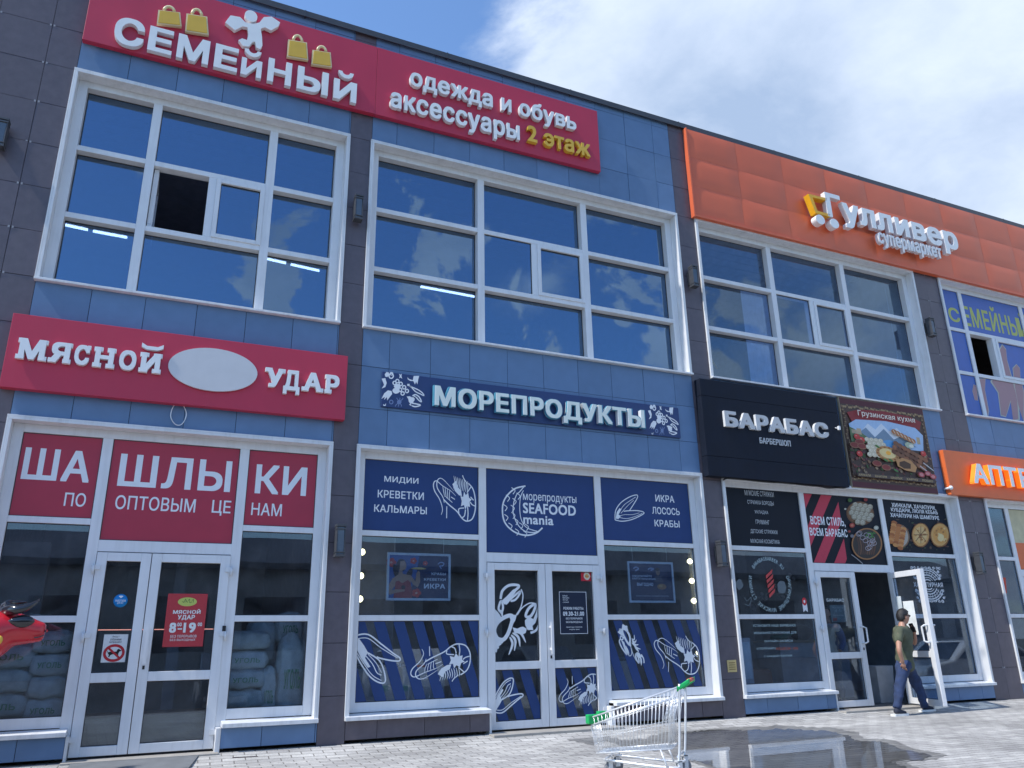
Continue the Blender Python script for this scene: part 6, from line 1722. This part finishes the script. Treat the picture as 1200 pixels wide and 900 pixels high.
for s in (-1, 1):
    e = MB(); c0_ = bp(262, 380, s * .135); e.ball(tuple(c0_), .017, .012, .014, 10, 7); e.build('eye', M['horn'], bull)
    for xx in (shd.x + .1, rmp.x - .05):
        e = MB(); e.lathe([(0, 0), (.09, 0), (.075, .1), (0, .1)], (xx, by + s * .205, gzb), 'z', 14); e.build('hoof', M['horn'], bull)
mb = MB(); mb.tube(catmull([bp(300, 505, -.118), bp(340, 500, -.105), bp(385, 482, -.085)], 4), .006, 6); mb.build('mouth_line', M['horn'], bull)
mb = MB(); mb.ball(tuple(bp(398, 448, -.055)), .012, .010, .010, 8, 6); mb.build('nostril', M['horn'], bull)
mb = MB(); c0_ = bp(-8, 525, -.25); mb.ball(tuple(c0_), .03, .012, .04, 10, 7); mb.build('yellow_spot', M['yellow'], bull)

# ------------------------------------------------------------------ shopping trolley
zt = Zoom(660, 770, 1 / 6)
GZ = -.06
LV = Vector((.68, .73, 0)) * .46              # across the trolley: it stands turned, its front towards the left wall
hA = G(793, 806, .69); yF = hA.y + .50
fA = P(690, 842, yF); hB = P(787, 878, hA.y + .02); fB = P(697, 884, yF - .03)
tr = thing('shopping_trolley', 'wire shopping trolley with green corner pieces and orange handle on the pavement', 'trolley', ((hA.x + fA.x + LV.x) / 2, (hA.y + fA.y + LV.y) / 2, GZ))
sd = lambda p, s, k=0.0: p + LV * (s * (1 - 2 * k) + k)   # point on the near (0) or far (1) side, k draws both sides together
tp = .08
RH = [sd(hA, 0), sd(hA, 1)]; RF = [sd(fA, 0, tp), sd(fA, 1, tp)]; BH = [sd(hB, 0, .06), sd(hB, 1, .06)]; BF = [sd(fB, 0, .14), sd(fB, 1, .14)]
wr = MB(); r_ = .0023
for s in (0, 1):
    n_ = 22
    for k in range(n_ + 1):
        u = k / n_; wr.tube([lerp(RH[s], RF[s], u), lerp(BH[s], BF[s], u)], r_, 5)
    for v in (.22, .58): wr.tube([lerp(RH[s], BH[s], v), lerp(RF[s], BF[s], v)], r_, 5)
for k in range(11):
    u = k / 10
    wr.tube([lerp(RF[0], RF[1], u), lerp(BF[0], BF[1], u), lerp(BH[0], BH[1], u)], r_, 5)
for v in (.25, .5, .75): wr.tube([lerp(RF[0], BF[0], v), lerp(RF[1], BF[1], v)], r_, 5)
for u in (.1, .25, .4, .55, .7, .85): wr.tube([lerp(BH[0], BF[0], u), lerp(BH[1], BF[1], u)], r_, 5)
wr.build('basket', M['steel'], tr)
rim = MB(); rim.tube([RH[0], RF[0], RF[1], RH[1]], .007, 8); rim.tube([BH[0], BF[0], BF[1], BH[1]], .006, 8, closed=True)
for s in (0, 1): rim.tube([lerp(RH[s], BH[s], .16), lerp(RF[s], BF[s], .2)], .006, 8)
rim.build('rim', M['steel'], tr)
fl = MB()
for k in range(9):
    u = k / 8; top = lerp(RH[0], RH[1], u); bot = lerp(BH[0], BH[1], u)
    fl.tube([top + Vector((-.02, 0, -.01)), lerp(top, bot, .5) + Vector((-.06, 0, 0)), bot + Vector((-.03, 0, .02))], r_, 5)
for v in (.3, .6, .9): fl.tube([lerp(RH[0], BH[0], v) + Vector((-.045, 0, 0)), lerp(RH[1], BH[1], v) + Vector((-.045, 0, 0))], r_, 5)
for k in range(6):
    u = .1 + k * .16; top = lerp(RH[0], RH[1], u)
    fl.tube([top + Vector((-.06, 0, -.03)), top + Vector((-.17, 0, -.26)), top + Vector((-.05, 0, -.42))], r_, 5)
fl.build('rear_flap', M['steel'], tr)
fr_ = MB()
wz = GZ + .065
for s in (0, 1):
    hd_ = sd(hA, s) + Vector((.03, 0, .03)); lo_ = Vector((BH[s].x + .06, BH[s].y, GZ + .16)); fo_ = Vector((BF[s].x + .08, BF[s].y, GZ + .15))
    fr_.tube(catmull([hd_, lerp(hd_, lo_, .5) + Vector((.005, 0, 0)), lo_, lo_ + Vector((-.08, 0, -.05)), fo_], 4), .011, 8)
    fr_.tube([lerp(BH[s], BF[s], .15), lo_ + Vector((-.12, 0, -.05))], .008, 8); fr_.tube([lerp(BH[s], BF[s], .8), fo_ + Vector((.08, 0, .0))], .008, 8)
fr_.tube([Vector((BF[0].x + .08, BF[0].y, GZ + .15)), Vector((BF[1].x + .08, BF[1].y, GZ + .15))], .010, 8)
fr_.tube([Vector((BH[0].x + .05, BH[0].y, GZ + .19)), Vector((BH[1].x + .05, BH[1].y, GZ + .19))], .010, 8)
fr_.build('frame', M['steel'], tr)
hn = MB(); ha_, hb_ = RH[0] + Vector((.085, -.05, .055)), RH[1] + Vector((.085, -.05, .055))
hn.tube([lerp(ha_, hb_, .14), lerp(ha_, hb_, .86)], .017, 12); hn.build('handle', M['orangeplastic'], tr)
for s, (p, q_) in enumerate(((ha_, lerp(ha_, hb_, .14)), (hb_, lerp(ha_, hb_, .86)))):
    g = MB(); o_ = Vector((-.085, .055, -.07)); t_ = Vector((0, 0, .022)); sx = (q_ - p)
    g.hexa([p + o_ - t_, p + o_ + t_, p + o_ + sx * .5 - t_, p + o_ + sx * .5 + t_, p + Vector((.02, 0, 0)) - t_, p + Vector((.02, 0, 0)) + t_, q_ + Vector((.02, 0, 0)) - t_, q_ + Vector((.02, 0, 0)) + t_])
    g.build('handle_bracket', M['green'], tr, bevel=.008)
for s in (0, 1):
    g = MB(); p = RF[s]; y_ = -.02 if s == 0 else .02
    g.box(p.x - .025, p.x + .09, min(p.y + y_, p.y - y_ * 2), max(p.y + y_, p.y - y_ * 2), p.z - .05, p.z + .03); g.build('corner_bumper', M['green'], tr, bevel=.01)
for s in (0, 1):
    for px_, pz_ in ((BF[s].x + .10, GZ + .15), (BH[s].x + .03, GZ + .17)):
        py_ = BF[s].y if pz_ < GZ + .16 else BH[s].y
        w = MB(); w.lathe([(0, -.014), (.058, -.014), (.062, -.008), (.062, .008), (.058, .014), (0, .014)], (px_ + .03, py_, GZ + .062), 'y', 18); wo = w.build('wheel', M['rubber'], tr)
        k_ = MB(); k_.box(px_ + .01, px_ + .05, py_ - .024, py_ - .017, GZ + .05, pz_ - .012); k_.box(px_ + .01, px_ + .05, py_ + .017, py_ + .024, GZ + .05, pz_ - .012); k_.box(px_ + .0, px_ + .05, py_ - .024, py_ + .024, pz_ - .02, pz_ - .008); k_.build('fork', M['steel'], wo)

# ------------------------------------------------------------------ behind the photographer: what the panes mirror
def car(x, y, heading, paint, label):
    t = thing('parked_car', label, 'car', (0, 0, -.45), 'cars parked across from the shops')
    prof = [(-2.1, .35), (-2.15, .62), (-2.0, .84), (-1.15, .95), (-.55, 1.42), (.75, 1.46), (1.55, 1.02), (2.0, .96), (2.12, .7), (2.1, .35)]
    mb = MB(); mb.prism([(u, z - .45) for u, z in prof], -.84, .84); mb.build('body', paint, t, bevel=.07, seg=3)
    mb = MB()
    for s in (-1, 1):
        y_ = s * .842
        for poly in ([(-1.0, .98), (-.5, 1.36), (.08, 1.38), (.08, .98)], [(.16, .98), (.16, 1.38), (.72, 1.38), (1.32, 1.0)]):
            mb.prism([(u, z - .45) for u, z in poly], min(y_, y_ + s * .004), max(y_, y_ + s * .004))
    mb.build('side_window', M['carglass'], t)
    mb = MB(); mb.hexa([(-1.16, -.68, .52), (-1.14, -.68, .525), (-1.16, .68, .52), (-1.14, .68, .525), (-.62, -.6, .93), (-.6, -.6, .935), (-.62, .6, .93), (-.6, .6, .935)]); mb.build('windscreen', M['carglass'], t)
    for u in (-1.35, 1.3):
        for s in (-1, 1):
            w = MB(); w.lathe([(0, -.1), (.29, -.1), (.32, -.06), (.32, .06), (.29, .1), (0, .1)], (u, s * .80, -.13), 'y', 22); w.build('wheel', M['rubber'], t)
    for s in (-1, 1):
        w = MB(); w.box(-2.16, -2.10, s * .6 - .16, s * .6 + .16, .14, .27); w.build('headlight', M['letter'], t, bevel=.02)
    t.location = (x, y, -.45); t.rotation_euler.z = heading
    return t
car(20.5, -5.2, R(8), M['carwhite'], 'white car mirrored in the lower right barber window')
car(2.5, -15.5, R(92), M['cargrey'], 'dark grey car mirrored in the meat shop doors')
car(8.0, -15.8, R(88), M['carwhite'], 'white car mirrored in the seafood shop doors')
car(12.5, -15.5, R(90), M['cargrey'], 'dark car mirrored in the seafood shop right window')
t = thing('opposite_hall', 'long low pale hall with dark roof mirrored in the shop panes', 'building', (5, -46, -.45))
mb = MB(); mb.box(-60, 80, -60, -46, -.45, 6.2); mb.build('wall', M['concretewall'], t)
mb = MB(); mb.hexa([(-61, -45.2, 6.2), (-61, -45.2, 6.6), (-61, -61, 6.2), (-61, -53, 9.2), (81, -45.2, 6.2), (81, -45.2, 6.6), (81, -61, 6.2), (81, -53, 9.2)]); mb.build('roof', M['cap'], t)
mb = MB()
for k in range(22): mb.box(-56 + k * 6.2, -52 + k * 6.2, -46.02, -45.98, 1.0, 4.4)
mb.build('window', M['carglass'], t)
